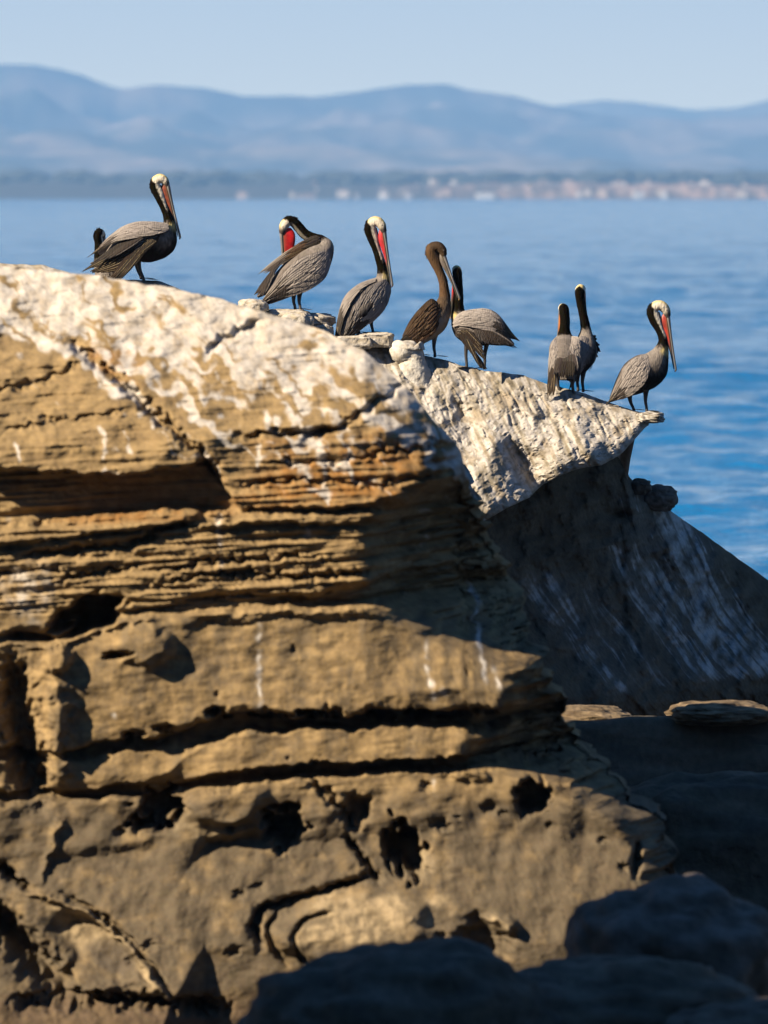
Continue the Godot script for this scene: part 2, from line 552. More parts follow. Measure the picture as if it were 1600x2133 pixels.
			if q < 1.0 and u > 880.0: d -= rr * (1.0 - sqrt(maxf(0.0, 1.0 - (1.0 - q) * (1.0 - q)))) * sst(880.0, 960.0, u)
			# relief: bedding on the faces, cross lamination on the top, knobbly weathering low down
			var tilt := v + 0.06 * u
			var lam := strat.get_noise_2d(u * 0.16, tilt * 3.0)
			var lam2 := strat.get_noise_2d(u * 0.5 + 400.0, tilt * 1.3)
			var rg := rough.get_noise_2d(u, v)
			var z_top := 1.0 - face
			var z_str := sst(1075.0, 1095.0, v) * (1.0 - sst(1250.0, 1285.0, v))
			var z_bed := sst(1270.0, 1300.0, v) * (1.0 - sst(1620.0, 1650.0, v))
			var z_low := sst(1620.0, 1660.0, v)
			d += z_top * (7.0 * lam + 10.0 * lam2 + 3.2 * rg + 22.0 * big.get_noise_2d(u, v))
			d += z_str * (12.0 * clampf(lam * 1.6, -1.0, 0.8) + 9.0 * lam2 + 2.6 * rg + 6.0 * strat.get_noise_2d(u * 0.3 + 77.0, tilt * 6.5))
			d += (1.0 - z_top) * (1.0 - z_str) * (1.0 - z_bed) * (1.0 - z_low) * (12.0 * lam + 3.5 * rg)
			d += z_bed * (4.0 * lam2 + 1.5 * rg + 10.0 * big.get_noise_2d(u, v + 600.0))
			d += z_low * (2.2 * rg + 16.0 * (1.0 - 0.6 * sst(1740.0, 1800.0, v)) * big.get_noise_2d(u * 1.2, v * 1.2 + 100.0) + 3.0 * lam2)
			a_v[j * A_NX + i] = v
			a_d[j * A_NX + i] = d
	# cracks of the top
	a_d = a_line(a_d, [130, 715, 170, 745, 215, 775, 265, 815, 320, 865, 370, 905, 425, 952, 480, 1030], 9.0, -46.0, true, 12.0)
	a_d = a_line(a_d, [90, 780, 180, 805, 270, 850, 340, 910, 380, 950], 70.0, 26.0, true)
	a_d = a_line(a_d, [425, 738, 455, 715, 500, 690, 540, 676], 8.0, -34.0, true, 10.0)
	a_d = a_line(a_d, [490, 912, 560, 905, 640, 903, 690, 897, 735, 876, 775, 850, 840, 806], 7.0, -36.0, true, 10.0)
	a_d = a_line(a_d, [0, 900, 90, 880, 180, 868, 250, 862], 5.0, -18.0, true, 14.0)
	a_d = a_line(a_d, [-60, 820, 60, 805, 120, 782, 160, 760], 6.0, -22.0, true, 14.0)
	a_d = a_line(a_d, [500, 1010, 640, 1000, 800, 1012, 940, 985], 5.0, -20.0, true, 12.0)
	a_d = a_line(a_d, [540, 965, 700, 960, 880, 935, 950, 915], 5.0, -18.0, true, 14.0)
	# ledge shadows in the strata
	a_d = a_line(a_d, [40, 1160, 130, 1150, 270, 1140, 330, 1105, 410, 1085, 510, 1078], 8.0, -34.0, true, 10.0)
	a_d = a_line(a_d, [330, 1190, 430, 1170, 560, 1166, 700, 1160], 5.0, -22.0, true, 14.0)
	a_d = a_line(a_d, [300, 1222, 420, 1200, 540, 1196, 640, 1205, 780, 1190], 6.0, -26.0, true, 14.0)
	a_d = a_line(a_d, [110, 1215, 180, 1195, 290, 1180], 5.0, -22.0, true, 10.0)
	a_d = a_line(a_d, [-60, 1205, 60, 1190, 150, 1180], 4.0, -16.0, true, 12.0)
	# caves and pits
	a_d = a_blob(a_d, 185, 1284, 78, 40, -190.0, 0.35, -0.32, 0.35, 6)
	a_d = a_blob(a_d, 300, 1340, 62, 48, 32.0, 0.4, 0.0, 0.2, 7)
	a_d = a_blob(a_d, 245, 1365, 34, 10, -50.0, 0.5, -0.1)
	a_d = a_blob(a_d, 120, 1372, 32, 34, 40.0, 0.5)
	a_d = a_blob(a_d, 60, 1330, 60, 12, -45.0, 0.5, 0.1)
	a_d = a_line(a_d, [20, 1380, 30, 1460, 44, 1540, 60, 1620, 84, 1650], 30.0, -120.0, true, 14.0)
	a_d = a_line(a_d, [118, 1400, 122, 1480, 118, 1560, 128, 1640], 22.0, 36.0, true, 12.0)
	a_d = a_blob(a_d, 330, 1690, 58, 40, -120.0, 0.45, -0.4, 0.6, 8)
	a_d = a_blob(a_d, 590, 1722, 46, 44, -110.0, 0.5, 0.0, 0.55, 9)
	a_d = a_blob(a_d, 470, 1672, 95, 48, 38.0, 0.35, -0.12, 0.2, 10)
	a_d = a_blob(a_d, 1112, 1664, 40, 36, -130.0, 0.4, -0.2, 0.35, 11)
	a_d = a_blob(a_d, 845, 1768, 40, 62, -130.0, 0.4, -0.35, 0.6, 12)
	a_d = a_blob(a_d, 745, 1690, 30, 40, -60.0, 0.6, 0.3, 0.3, 13)
	a_d = a_blob(a_d, 1010, 1950, 60, 50, -60.0, 0.7, 0.3, 0.3, 14)
	a_d = a_blob(a_d, 1040, 1920, 40, 28, 34.0, 0.7, 0.3, 0.3, 15)
	a_d = a_blob(a_d, 1180, 1610, 70, 40, 22.0, 0.6, 0.2, 0.3, 16)
	a_d = a_blob(a_d, 960, 1600, 60, 30, 18.0, 0.6, 0.2, 0.4, 17)
	a_d = a_line(a_d, [640, 1620, 690, 1660, 720, 1700, 735, 1730], 8.0, -40.0, true, 12.0)
	a_d = a_line(a_d, [1330, 1760, 1325, 1800, 1322, 1825], 7.0, -60.0, true, 4.0)
	# the shell-like concretion on the lower slope
	a_d = a_blob(a_d, 735, 1925, 180, 78, 34.0, 0.3, -0.08, 0.12, 18)
	a_d = a_line(a_d, [780, 1820, 690, 1850, 600, 1872, 545, 1888, 530, 1920, 545, 1965], 8.0, -62.0, true, 6.0)
	a_d = a_line(a_d, [640, 1872, 580, 1892, 560, 1920, 568, 1960, 600, 2000], 5.0, -34.0, true, 5.0)
	a_d = a_line(a_d, [690, 1890, 628, 1910, 612, 1940, 622, 1975, 640, 2000], 4.5, -28.0, true, 5.0)
	a_d = a_line(a_d, [722, 1745, 760, 1790, 790, 1835], 7.0, -50.0, true, 8.0)
	# pockets at the bottom left
	a_d = a_line(a_d, [-60, 1895, 0, 1920, 60, 1975, 120, 2030, 160, 2050], 30.0, -150.0, true, 8.0)
	a_d = a_blob(a_d, 205, 1965, 118, 62, -46.0, 0.45, 0.55, 0.1, 19)
	a_d = a_line(a_d, [40, 1850, 120, 1866, 190, 1898, 260, 1950, 305, 2000, 365, 2070], 7.0, 26.0, true, 6.0)
	a_d = a_line(a_d, [130, 1858, 205, 1895, 275, 1950, 320, 2000, 370, 2060], 6.0, -26.0, true, 6.0)
	a_d = a_line(a_d, [120, 2040, 220, 2040, 290, 2020, 360, 2065], 8.0, 20.0, true, 8.0)
	a_d = a_line(a_d, [0, 1800, 30, 1830, 70, 1850], 7.0, -60.0, true, 8.0)
	a_d = a_line(a_d, [130, 1700, 110, 1760, 85, 1830], 7.0, 16.0, true, 8.0)
	a_d = a_line(a_d, [40, 2070, 180, 2065, 360, 2070, 470, 2090], 14.0, -70.0, true, 16.0)
	for q in 26:
		var cu := rng.randf_range(60.0, 1300.0)
		var cv := rng.randf_range(1640.0, 2000.0)
		var r := rng.randf_range(5.0, 14.0)
		a_d = a_blob(a_d, cu, cv, r * rng.randf_range(1.0, 2.0), r, -r * 1.2, 0.7, rng.randf_range(-0.6, 0.3), 0.4, q)
	for q in 9:
		var cu := rng.randf_range(200.0, 1000.0)
		var cv := rng.randf_range(1310.0, 1600.0)
		var r := rng.randf_range(4.0, 9.0)
		a_d = a_blob(a_d, cu, cv, r, r * rng.randf_range(1.0, 3.0), -r * 1.3, 0.8, 0.0, 0.4, q)
	# chipped lower edges of the beds
	for q in 34:
		var cu := rng.randf_range(220.0, 1080.0)
		a_d = a_blob(a_d, cu, 1487.0 + rng.randf_range(-6.0, 8.0) + maxf(0.0, (430.0 - cu) * 0.28), rng.randf_range(8.0, 26.0), rng.randf_range(6.0, 14.0), -40.0, 0.5, 0.0, 0.4, q)
	# guano drips down the faces
	for dr in [[668, 905, 672, 950, 676, 1000, 680, 1068], [540, 925, 536, 960, 534, 990], [575, 868, 580, 900], [612, 866, 622, 886, 634, 900], [700, 905, 722, 935, 735, 960], [888, 1338, 890, 1390, 902, 1440, 908, 1462], [918, 1430, 925, 1450], [1030, 1395, 1042, 1440], [985, 1250, 1000, 1340, 1012, 1420], [456, 1072, 458, 1150, 460, 1180], [420, 930, 450, 975, 465, 1000], [902, 1628, 904, 1648], [540, 1300, 538, 1400, 544, 1480], [30, 920, 40, 960, 30, 1020, 8, 1090], [205, 880, 220, 930, 214, 990], [255, 890, 272, 940, 300, 960], [235, 1485, 240, 1500], [640, 1090, 640, 1120], [1062, 1000, 1066, 1100], [880, 1130, 884, 1160]]:
		a_w = a_line(a_w, dr, 4.5, 1.0, true, 6.0)
	for bl in [[618, 876, 14, 12], [110, 668, 60, 34], [300, 722, 60, 36], [235, 850, 36, 46], [455, 1080, 9, 12], [60, 1230, 60, 70], [905, 1450, 12, 10], [350, 760, 60, 30], [560, 690, 70, 30], [690, 745, 60, 36]]:
		a_w = a_blob(a_w, bl[0], bl[1], bl[2], bl[3], 0.55, 0.8, 0.4, 0.4, int(bl[0]))
	a_o = a_blob(a_o, 720, 975, 250, 75, 0.9, 0.6, -0.08, 0.4, 31)
	a_o = a_blob(a_o, 235, 765, 70, 40, 0.7, 0.8, 0.4, 0.4, 32)
	a_o = a_blob(a_o, 250, 1075, 200, 22, 0.7, 0.8, -0.05, 0.4, 33)
	a_o = a_blob(a_o, 650, 1045, 300, 26, 0.6, 0.8, -0.03, 0.4, 34)
	a_o = a_blob(a_o, 760, 1905, 165, 58, 1.1, 0.6, -0.1, 0.5, 35)
	a_o = a_blob(a_o, 430, 1720, 70, 40, 0.5, 0.8, -0.3, 0.5, 36)
	a_o = a_blob(a_o, 890, 1790, 50, 40, 0.6, 0.8, 0.5, 0.5, 37)
	a_o = a_blob(a_o, 165, 1925, 90, 46, 0.8, 0.6, 0.6, 0.3, 38)
	a_o = a_line(a_o, [130, 1880, 200, 1905, 262, 1955, 300, 2000, 350, 2062], 9.0, 0.9, true, 6.0)
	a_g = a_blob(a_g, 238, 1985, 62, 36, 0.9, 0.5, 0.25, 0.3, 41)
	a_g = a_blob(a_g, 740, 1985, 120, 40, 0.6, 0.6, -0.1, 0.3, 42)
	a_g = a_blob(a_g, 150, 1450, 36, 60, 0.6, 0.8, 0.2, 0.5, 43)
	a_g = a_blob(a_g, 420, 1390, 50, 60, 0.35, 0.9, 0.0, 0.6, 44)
	a_o = a_blob(a_o, 1036, 1912, 26, 22, 0.8, 0.8, 0.5, 0.5, 39)
	a_o = a_blob(a_o, 1340, 1760, 40, 60, 0.35, 0.8, 0.5, 0.5, 40)
	# ---- mesh
	var nyt := A_NY + A_BACK
	var pos := PackedVector3Array()
	var col := PackedColorArray()
	pos.resize(A_NX * nyt)
	col.resize(A_NX * nyt)
	var tan_c := Color(0.315, 0.226, 0.115)
	var tan_d := Color(0.225, 0.160, 0.085)
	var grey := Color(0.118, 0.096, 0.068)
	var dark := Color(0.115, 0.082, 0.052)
	var ochre := Color(0.304, 0.155, 0.050)
	var pale := Color(0.370, 0.290, 0.178)
	var white := Color(0.54, 0.505, 0.46)
	for i in A_NX:
		var u := A_U0 + i * A_STEP
		for j in A_NY:
			var id := j * A_NX + i
			var v := a_v[id]
			var d := a_d[id]
			# the flank breaks off in notched layers
			var fe := sst(-20.0, 90.0, u - pl(corner, v)) * sst(1000.0, 1060.0, v)
			var du := fe * (26.0 * clampf(1.5 * strat.get_noise_2d(u * 0.10, (v + 0.06 * u) * 1.5), -0.8, 0.6) + 12.0 * strat.get_noise_2d(u * 0.5 + 60.0, v * 2.6))
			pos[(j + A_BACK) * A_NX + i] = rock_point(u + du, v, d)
			var rg := rough.get_noise_2d(u * 0.9 + 50.0, v * 1.1)
			var bg := big.get_noise_2d(u * 1.5 + 300.0, v * 2.0)
			var lam := strat.get_noise_2d(u * 0.14, (v + 0.06 * u) * 2.6)
			var c := mixc(tan_c, tan_d, clampf(0.5 + 0.9 * lam + 0.8 * rg, 0.0, 1.0))
			var vert := 0.7 * strat.get_noise_2d(u * 0.9 + 15.0 * warp.get_noise_2d(u * 2.0, v), v * 0.16 + 60.0) + 0.4 * strat.get_noise_2d(u * 2.6, v * 0.3 + 400.0) * (0.5 + big.get_noise_2d(u * 2.0, v))
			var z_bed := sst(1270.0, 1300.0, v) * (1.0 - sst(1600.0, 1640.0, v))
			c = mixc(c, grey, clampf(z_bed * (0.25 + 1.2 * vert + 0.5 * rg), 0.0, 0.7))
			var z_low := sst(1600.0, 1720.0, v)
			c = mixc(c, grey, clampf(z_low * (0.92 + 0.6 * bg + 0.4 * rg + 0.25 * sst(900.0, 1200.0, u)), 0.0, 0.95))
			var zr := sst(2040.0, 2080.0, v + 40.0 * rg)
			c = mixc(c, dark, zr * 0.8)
			c = mixc(c, grey, clampf((cell.get_noise_2d(u, v) + 0.55) * 0.5, 0.0, 0.3))
			c = mixc(c, ochre, clampf(a_o[id] * (0.75 + 0.8 * rg + 0.5 * lam), 0.0, 1.0) * (1.0 - z_low))
			c = mixc(c, pale, clampf(a_o[id] * (0.75 + 1.1 * rg), 0.0, 1.0) * z_low)
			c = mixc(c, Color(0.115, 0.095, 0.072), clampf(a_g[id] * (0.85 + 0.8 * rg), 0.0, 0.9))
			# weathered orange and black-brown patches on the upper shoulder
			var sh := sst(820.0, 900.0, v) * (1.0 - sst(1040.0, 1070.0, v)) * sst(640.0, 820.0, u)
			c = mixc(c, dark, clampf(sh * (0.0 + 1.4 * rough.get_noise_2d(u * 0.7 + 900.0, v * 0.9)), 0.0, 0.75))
			# guano: splashed over the top, running downhill
			var wx := 70.0 * warp.get_noise_2d(u * 1.3, v * 1.3 + 500.0)
			var al := u * 0.83 + v * 0.56 + wx
			var ac := -u * 0.56 + v * 0.83 + 0.6 * wx
			var st1 := strat.get_noise_2d(al * 0.08, ac * 1.15)
			var st2 := strat.get_noise_2d(al * 0.45 + 500.0, ac * 0.6) + 0.5 * warp.get_noise_2d(u * 1.6 + 90.0, v * 1.6)
			var cr := pl(crest, u)
			var depth_on_top := (v - cr) / 330.0
			var cover := 0.69 - 0.55 * depth_on_top
			if v > 930.0: cover -= (v - 930.0) * 0.004
			cover += 0.75 * a_w[id] if v < 1080.0 else a_w[id] - 0.9
			cover += -0.30 * sst(420.0, 100.0, u) * sst(640.0, 760.0, v)
			var wmask := sst(0.24, 0.56, cover + 1.05 * st1 + 0.42 * st2 + 0.16 * rg)
			if v > 1080.0: wmask = clampf(a_w[id] * (0.75 + 1.5 * rg), 0.0, 1.0)
			c = mixc(c, white, wmask * clampf(0.86 + 0.5 * rg, 0.0, 1.0))
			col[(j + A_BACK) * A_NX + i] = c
		# over the crest and down behind
		var p0 := pos[A_BACK * A_NX + i]
		for b in A_BACK:
			var t := float(A_BACK - b) / A_BACK
			# a long back that stays below the line of sight, then drops to the sea
			var zb := lerpf(p0.z, 7.4, minf(t / 0.75, 1.0))
			var yy := p0.y - (p0.z - zb) * ((EYE_Y - p0.y) / (60.0 - p0.z) + 0.017) - 0.05 * t
			if b == 0: yy = -0.5
			pos[b * A_NX + i] = Vector3(p0.x - 0.02 * (p0.z - zb) * absf(p0.x), yy, zb - 0.3 * t)
			col[b * A_NX + i] = col[A_BACK * A_NX + i]
	var m := rock_material(0.95, 0.9, 0.8, 0.2)
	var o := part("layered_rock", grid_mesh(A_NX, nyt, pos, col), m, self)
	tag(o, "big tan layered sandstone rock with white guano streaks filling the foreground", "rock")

# ---- the far rock on which the pelicans stand ---------------------------------------------
const B_CREST := [-300, 560, -150, 552, 0, 549, 90, 552, 140, 566, 165, 580, 230, 582, 330, 584, 365, 598, 400, 616, 470, 640, 500, 650, 560, 652, 640, 668, 690, 690, 705, 712, 760, 718, 830, 728, 880, 740, 920, 748, 965, 762, 1010, 772, 1090, 782, 1140, 800, 1200, 814, 1270, 838, 1330, 858, 1352, 874]
const B_LIP := [-300, 1100, 900, 1100, 1000, 1076, 1020, 1066, 1060, 1046, 1100, 1030, 1130, 1004, 1165, 985, 1200, 972, 1250, 965, 1290, 945, 1320, 915, 1345, 890, 1352, 886]
var b_crest: PackedFloat32Array
var b_lip: PackedFloat32Array
var b_n1: FastNoiseLite
var b_n2: FastNoiseLite
var b_n3: FastNoiseLite

func b_point(u: float, v: float, d: float) -> Vector3:
	return Vector3((u - 800.0) * S60, EYE_Y - (v - HOR) * S60, d * S60)

func b_cap_depth(u: float, v: float) -> float:
	var c := pl(b_crest, u)
	var l := pl(b_lip, u)
	var x := v - c
	var d := 0.80 * x + 10.0 * (1.0 - exp(-x / 14.0))
	d += 13.0 * b_n1.get_noise_2d(u, v) * sst(0.0, 40.0, x) + 6.0 * b_n2.get_noise_2d(u * 0.5 - 0.25 * v, v * 0.22) + 1.3 * b_n2.get_noise_2d(u, v) + 0.4 * b_n3.get_noise_2d(u, v)
	var rill := absf(b_n2.get_noise_2d((u - 0.5 * (v - 800.0)) * 0.40, v * 0.13 + 70.0))
	d -= 6.0 * (1.0 - minf(1.0, rill * 5.0)) * sst(6.0, 40.0, x) * clampf(0.4 + 2.0 * b_n1.get_noise_2d(u * 1.1 + 350.0, v * 0.8), 0.0, 1.0)
	var pit := b_n2.get_noise_2d(u * 1.7 + 40.0, v * 2.2)
	d -= 6.0 * maxf(0.0, pit - 0.16) * sst(6.0, 30.0, x)
	d += 9.0 * maxf(0.0, b_n2.get_noise_2d(u * 1.2 + 740.0, v * 1.7) - 0.2)
	# gullies running down the cap and a hollow below the mushroom stone
	d -= 26.0 * exp(-pow((u - 940.0 - 0.35 * (v - 800.0)) / 26.0, 2.0)) * sst(810.0, 850.0, v) * (1.0 - sst(920.0, 960.0, v))
	d -= 58.0 * exp(-pow((u - 1085.0 - 0.5 * (v - 950.0)) / 34.0, 2.0)) * sst(900.0, 950.0, v)
	d += 34.0 * exp(-pow((u - 1010.0) / 40.0, 2.0) - pow((v - 960.0) / 70.0, 2.0))
	d += 26.0 * exp(-pow((u - 1200.0) / 60.0, 2.0) - pow((v - 930.0) / 40.0, 2.0))
	# roll under at the lip
	var y := l - v
	if y < 34.0: d -= 30.0 * (1.0 - sqrt(maxf(0.0, 1.0 - pow(1.0 - y / 34.0, 2.0))))
	return d

func build_far_rock() -> void:
	b_crest = PackedFloat32Array(B_CREST)
	b_lip = PackedFloat32Array(B_LIP)
	b_n1 = noise(201, 0.011, 3)
	b_n2 = noise(202, 0.035, 4)
	b_n3 = noise(203, 0.13, 3)
	var streak := noise(204, 0.02, 4)
	var root := thing("guano_covered_rock", Vector3.ZERO, "sloping rock behind, white with guano on top and dark below, where the pelicans stand", "rock")
	# --- cap
	var us: Array[float] = []
	var u := -300.0
	while u < 640.0:
		us.append(u)
		u += 6.0
	while u <= 1352.0:
		us.append(u)
		u += 2.0
	var nx := us.size()
	var ny := 190
	var back := 8
	var under := 8
	var tot := ny + back + under
	var pos := PackedVector3Array()
	var col := PackedColorArray()
	pos.resize(nx * tot)
	col.resize(nx * tot)
	var white := Color(0.52, 0.49, 0.45)
	var cream := Color(0.40, 0.35, 0.27)
	var tan_ := Color(0.23, 0.17, 0.095)
	var olive := Color(0.19, 0.16, 0.105)
	for i in nx:
		var uu := us[i]
		var c := pl(b_crest, uu)
		var l := pl(b_lip, uu)
		for j in ny:
			var v := lerpf(c, l, float(j) / (ny - 1)) + 2.0 * b_n2.get_noise_2d(uu * 0.7, 40.0)
			var d := b_cap_depth(uu, v)
			pos[(j + back) * nx + i] = b_point(uu, v, d)
			var run := streak.get_noise_2d((uu - 0.45 * (v - 800.0)) * 2.2, v * 0.35)
			var pt := b_n2.get_noise_2d(uu * 0.8 + 200.0, v * 1.2)
			var pt2 := b_n1.get_noise_2d(uu * 1.3 + 900.0, v * 1.6)
			var k := clampf(0.80 + 1.2 * run + 0.35 * pt + 0.3 * pt2, 0.0, 1.0)
			var cc := mixc(mixc(olive, cream, clampf(0.5 + 1.2 * pt2, 0.0, 1.0)), white, k)
			cc = mixc(cc, tan_, clampf((pt2 - 0.16) * 2.2 - 0.9 * run, 0.0, 0.55))
			cc = mixc(cc, Color(0.2, 0.17, 0.12), clampf((b_n3.get_noise_2d(uu * 0.5, v * 0.5) - 0.22) * 4.0, 0.0, 0.6))
			col[(j + back) * nx + i] = cc
		var p0 := pos[back * nx + i]
		for b in back:
			var t := float(back - b) / back
			pos[b * nx + i] = Vector3(p0.x - 0.3 * t, lerpf(p0.y, p0.y - 3.0, t * t), p0.z - 2.4 * sqrt(t))
			col[b * nx + i] = col[back * nx + i]
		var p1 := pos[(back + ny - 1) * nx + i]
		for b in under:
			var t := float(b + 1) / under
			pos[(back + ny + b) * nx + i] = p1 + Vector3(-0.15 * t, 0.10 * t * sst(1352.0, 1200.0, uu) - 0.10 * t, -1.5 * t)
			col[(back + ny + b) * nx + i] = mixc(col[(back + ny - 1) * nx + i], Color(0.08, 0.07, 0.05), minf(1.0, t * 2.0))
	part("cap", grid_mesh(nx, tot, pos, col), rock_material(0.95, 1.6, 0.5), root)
	# --- wall below: falls away to the right, flaring out towards its foot
	var edge := PackedFloat32Array([-300, 1000, 1000, 960, 1200, 945, 1285, 925, 1306, 938, 1318, 985, 1327, 1012, 1345, 1030, 1400, 1072, 1440, 1106, 1500, 1148, 1560, 1192, 1620, 1236, 1760, 1340, 1960, 1490, 2000, 1560])
	var wu: Array[float] = []
	u = 780.0
	while u <= 1980.0:
		wu.append(u)
		u += 2.0 if u < 1640.0 else 10.0
	nx = wu.size()
	ny = 340
	tot = ny + back
	pos = PackedVector3Array()
	col = PackedColorArray()
	pos.resize(nx * tot)
	col.resize(nx * tot)
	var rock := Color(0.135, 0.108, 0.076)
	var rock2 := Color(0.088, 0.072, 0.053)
	for i in nx:
		var uu := wu[i]
		var top := pl(edge, uu) + 2.0 * b_n2.get_noise_2d(uu, 300.0)
		for j in ny:
			var f := float(j) / (ny - 1)
			var v := lerpf(top, 1920.0, f)
			var foot := sst(900.0, 1480.0, v)
			var d := 230.0 - 1.55 * (uu - 1010.0) - 110.0 + 210.0 * foot * foot + 120.0 * sst(1300.0, 1480.0, v)
			var q := (v - top) / 70.0
			if uu > 1230.0 and q < 1.0: d -= 95.0 * sst(1230.0, 1345.0, uu) * (1.0 - sqrt(maxf(0.0, 1.0 - (1.0 - q) * (1.0 - q))))
			d += 34.0 * b_n1.get_noise_2d(uu, v * 0.8) + 7.0 * b_n2.get_noise_2d(uu, v) + 1.5 * b_n3.get_noise_2d(uu, v)
			var fl := uu - 0.20 * (v - 1000.0) - 0.00075 * (v - 1000.0) * (v - 1000.0) + 14.0 * b_n1.get_noise_2d(uu * 0.5, v * 0.35)    # flow lines of the drips
			d += 7.0 * streak.get_noise_2d(fl * 1.6, v * 0.14) + 14.0 * streak.get_noise_2d(uu * 0.2 + 300.0, (v + 0.25 * uu) * 1.1) * (1.0 - sst(1150.0, 1300.0, v))
			d -= 60.0 * exp(-pow((uu - 1300.0) / 26.0, 2.0) - pow((v - 1088.0) / 9.0, 2.0))
			pos[(j + back) * nx + i] = b_point(uu, v, d)
			var pt := b_n2.get_noise_2d(uu, v)
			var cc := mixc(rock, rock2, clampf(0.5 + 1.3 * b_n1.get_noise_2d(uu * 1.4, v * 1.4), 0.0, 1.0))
			var dr := 0.85 * streak.get_noise_2d(fl * 1.9, v * 0.10) + 0.45 * streak.get_noise_2d(fl * 7.0 + 90.0, v * 0.25)
			var dr2 := streak.get_noise_2d(fl * 1.0 + 600.0, v * 0.22)
			var zone := 0.0
			zone += sst(1010.0, 1060.0, v) * exp(-pow((fl - 1345.0) / 55.0, 2.0)) * 0.62
			zone += sst(1080.0, 1130.0, v) * exp(-pow((fl - 1250.0) / 34.0, 2.0)) * (0.45 if v > 1150.0 else 0.1)
			zone += sst(1050.0, 1110.0, v) * exp(-pow((fl - 1420.0) / 44.0, 2.0)) * 0.50
			zone += sst(1160.0, 1230.0, v) * exp(-pow((fl - 1065.0) / 55.0, 2.0)) * 0.42
			zone += sst(1190.0, 1260.0, v) * exp(-pow((fl - 1160.0) / 30.0, 2.0)) * 0.26
			zone *= 1.0 - sst(1425.0, 1460.0, v)
			var k := sst(0.12, 0.62, zone * (0.75 + 1.2 * dr2) + 0.8 * dr * minf(1.0, zone * 3.0) + 0.4 * pt * minf(1.0, zone * 2.0) - 0.06)
			cc = mixc(cc, Color(0.46, 0.45, 0.43), clampf(k * (0.55 + 1.1 * b_n2.get_noise_2d(uu * 0.6, v * 0.5)) + 0.12 * minf(1.0, zone * 2.0), 0.0, 0.9))
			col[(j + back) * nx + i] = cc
		var p0 := pos[back * nx + i]
		for b in back:
			var t := float(back - b) / back
			pos[b * nx + i] = Vector3(p0.x, lerpf(p0.y, p0.y - 2.0, t * t), p0.z - 2.2 * sqrt(t))
			col[b * nx + i] = col[back * nx + i]
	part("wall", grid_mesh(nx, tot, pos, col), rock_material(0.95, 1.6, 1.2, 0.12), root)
	# knobs on its shoulder
	part("knob", boulder(Vector3(0.16, 0.12, 0.14), 301, 0.18, [Color(0.10, 0.085, 0.07), Color(0.20, 0.18, 0.16)]), rock_material(0.8, 1.6, 1.6), root).position = b_point(1393, 1060, -470)
	part("knob", boulder(Vector3(0.09, 0.07, 0.10), 302, 0.2, [Color(0.08, 0.07, 0.06), Color(0.12, 0.1, 0.08)]), rock_material(0.8, 1.6, 1.6), root).position = b_point(1352, 1032, -420)
	part("ledge", boulder(Vector3(0.13, 0.05, 0.16), 303, 0.22, [Color(0.2, 0.17, 0.13), Color(0.5, 0.48, 0.45)]), rock_material(0.9, 1.6, 1.0), root).position = b_point(1356, 869, 8)
	# stones lying on the crest
	var pale := [Color(0.40, 0.35, 0.27), Color(0.54, 0.51, 0.47)]
	var stones := [
		[528, 640, 32, 18, 60, "rounded cream stone lying left of the preening pelican"],
		[618, 672, 34, 24, 70, "rounded cream stone in front of the preening pelican's feet"],
		[655, 668, 40, 16, -10, "dark-sided flat stone right of the preening pelican's feet"],
		[672, 692, 24, 16, 40, "small rough white stone below the preening pelican"],
		[596, 655, 52, 12, 20, "low flat stone under the preening pelican"],
		[735, 712, 38, 14, 30, "pale square-edged slab left under the upright silver pelican"],
		[782, 708, 38, 16, 10, "square-edged slab with shadowed face under the upright silver pelican"],
	]
	for s in stones:
		var r := Vector3(s[2], s[3], maxf(s[2] * 0.8, 20.0)) * S60
		var o := part("crest_stone", boulder(r, int(s[0]), 0.16, pale, 0.55 if s[0] > 700 else 0.2), rock_material(0.95, 1.6, 1.2), self)
		o.position = b_point(s[0], s[1], s[4])
		tag(o, s[5], "stone", "stones on the crest of the pelican rock")
	# the mushroom-shaped stone: a stem and an overhanging cap
	var mush := thing("mushroom_stone", b_point(848, 769, 26), "bright white mushroom-shaped stone between the silver and brown pelicans", "stone")
	var ct := []
	for k in [[12, -60, 50, 34], [12, -20, 42, 30], [12, 2, 36, 28], [13, 12, 29, 25], [13, 22, 25, 23], [9, 30, 27, 23], [3, 36, 33, 26], [0, 40, 37, 29], [0, 44, 36.5, 29], [0, 49, 33, 28], [1, 54, 27, 24], [2, 58, 18, 16], [2, 60, 8, 7], [2, 60.5, 0.5, 0.5]]:
		ct.append([k[0], k[1], 0, k[2], k[2], k[3], -1, 0, 0])
	part("stone_body", tube(ct, 28, 30, func(t, ph, p): return mixc(Color(0.56, 0.54, 0.50), Color(0.38, 0.31, 0.22), clampf(1.4 * b_n2.get_noise_3d(p.x * 1.5, p.y * 1.5, p.z * 1.5), 0.0, 0.7)), S60, 4.0), rock_material(0.95, 1.6, 1.2), mush)

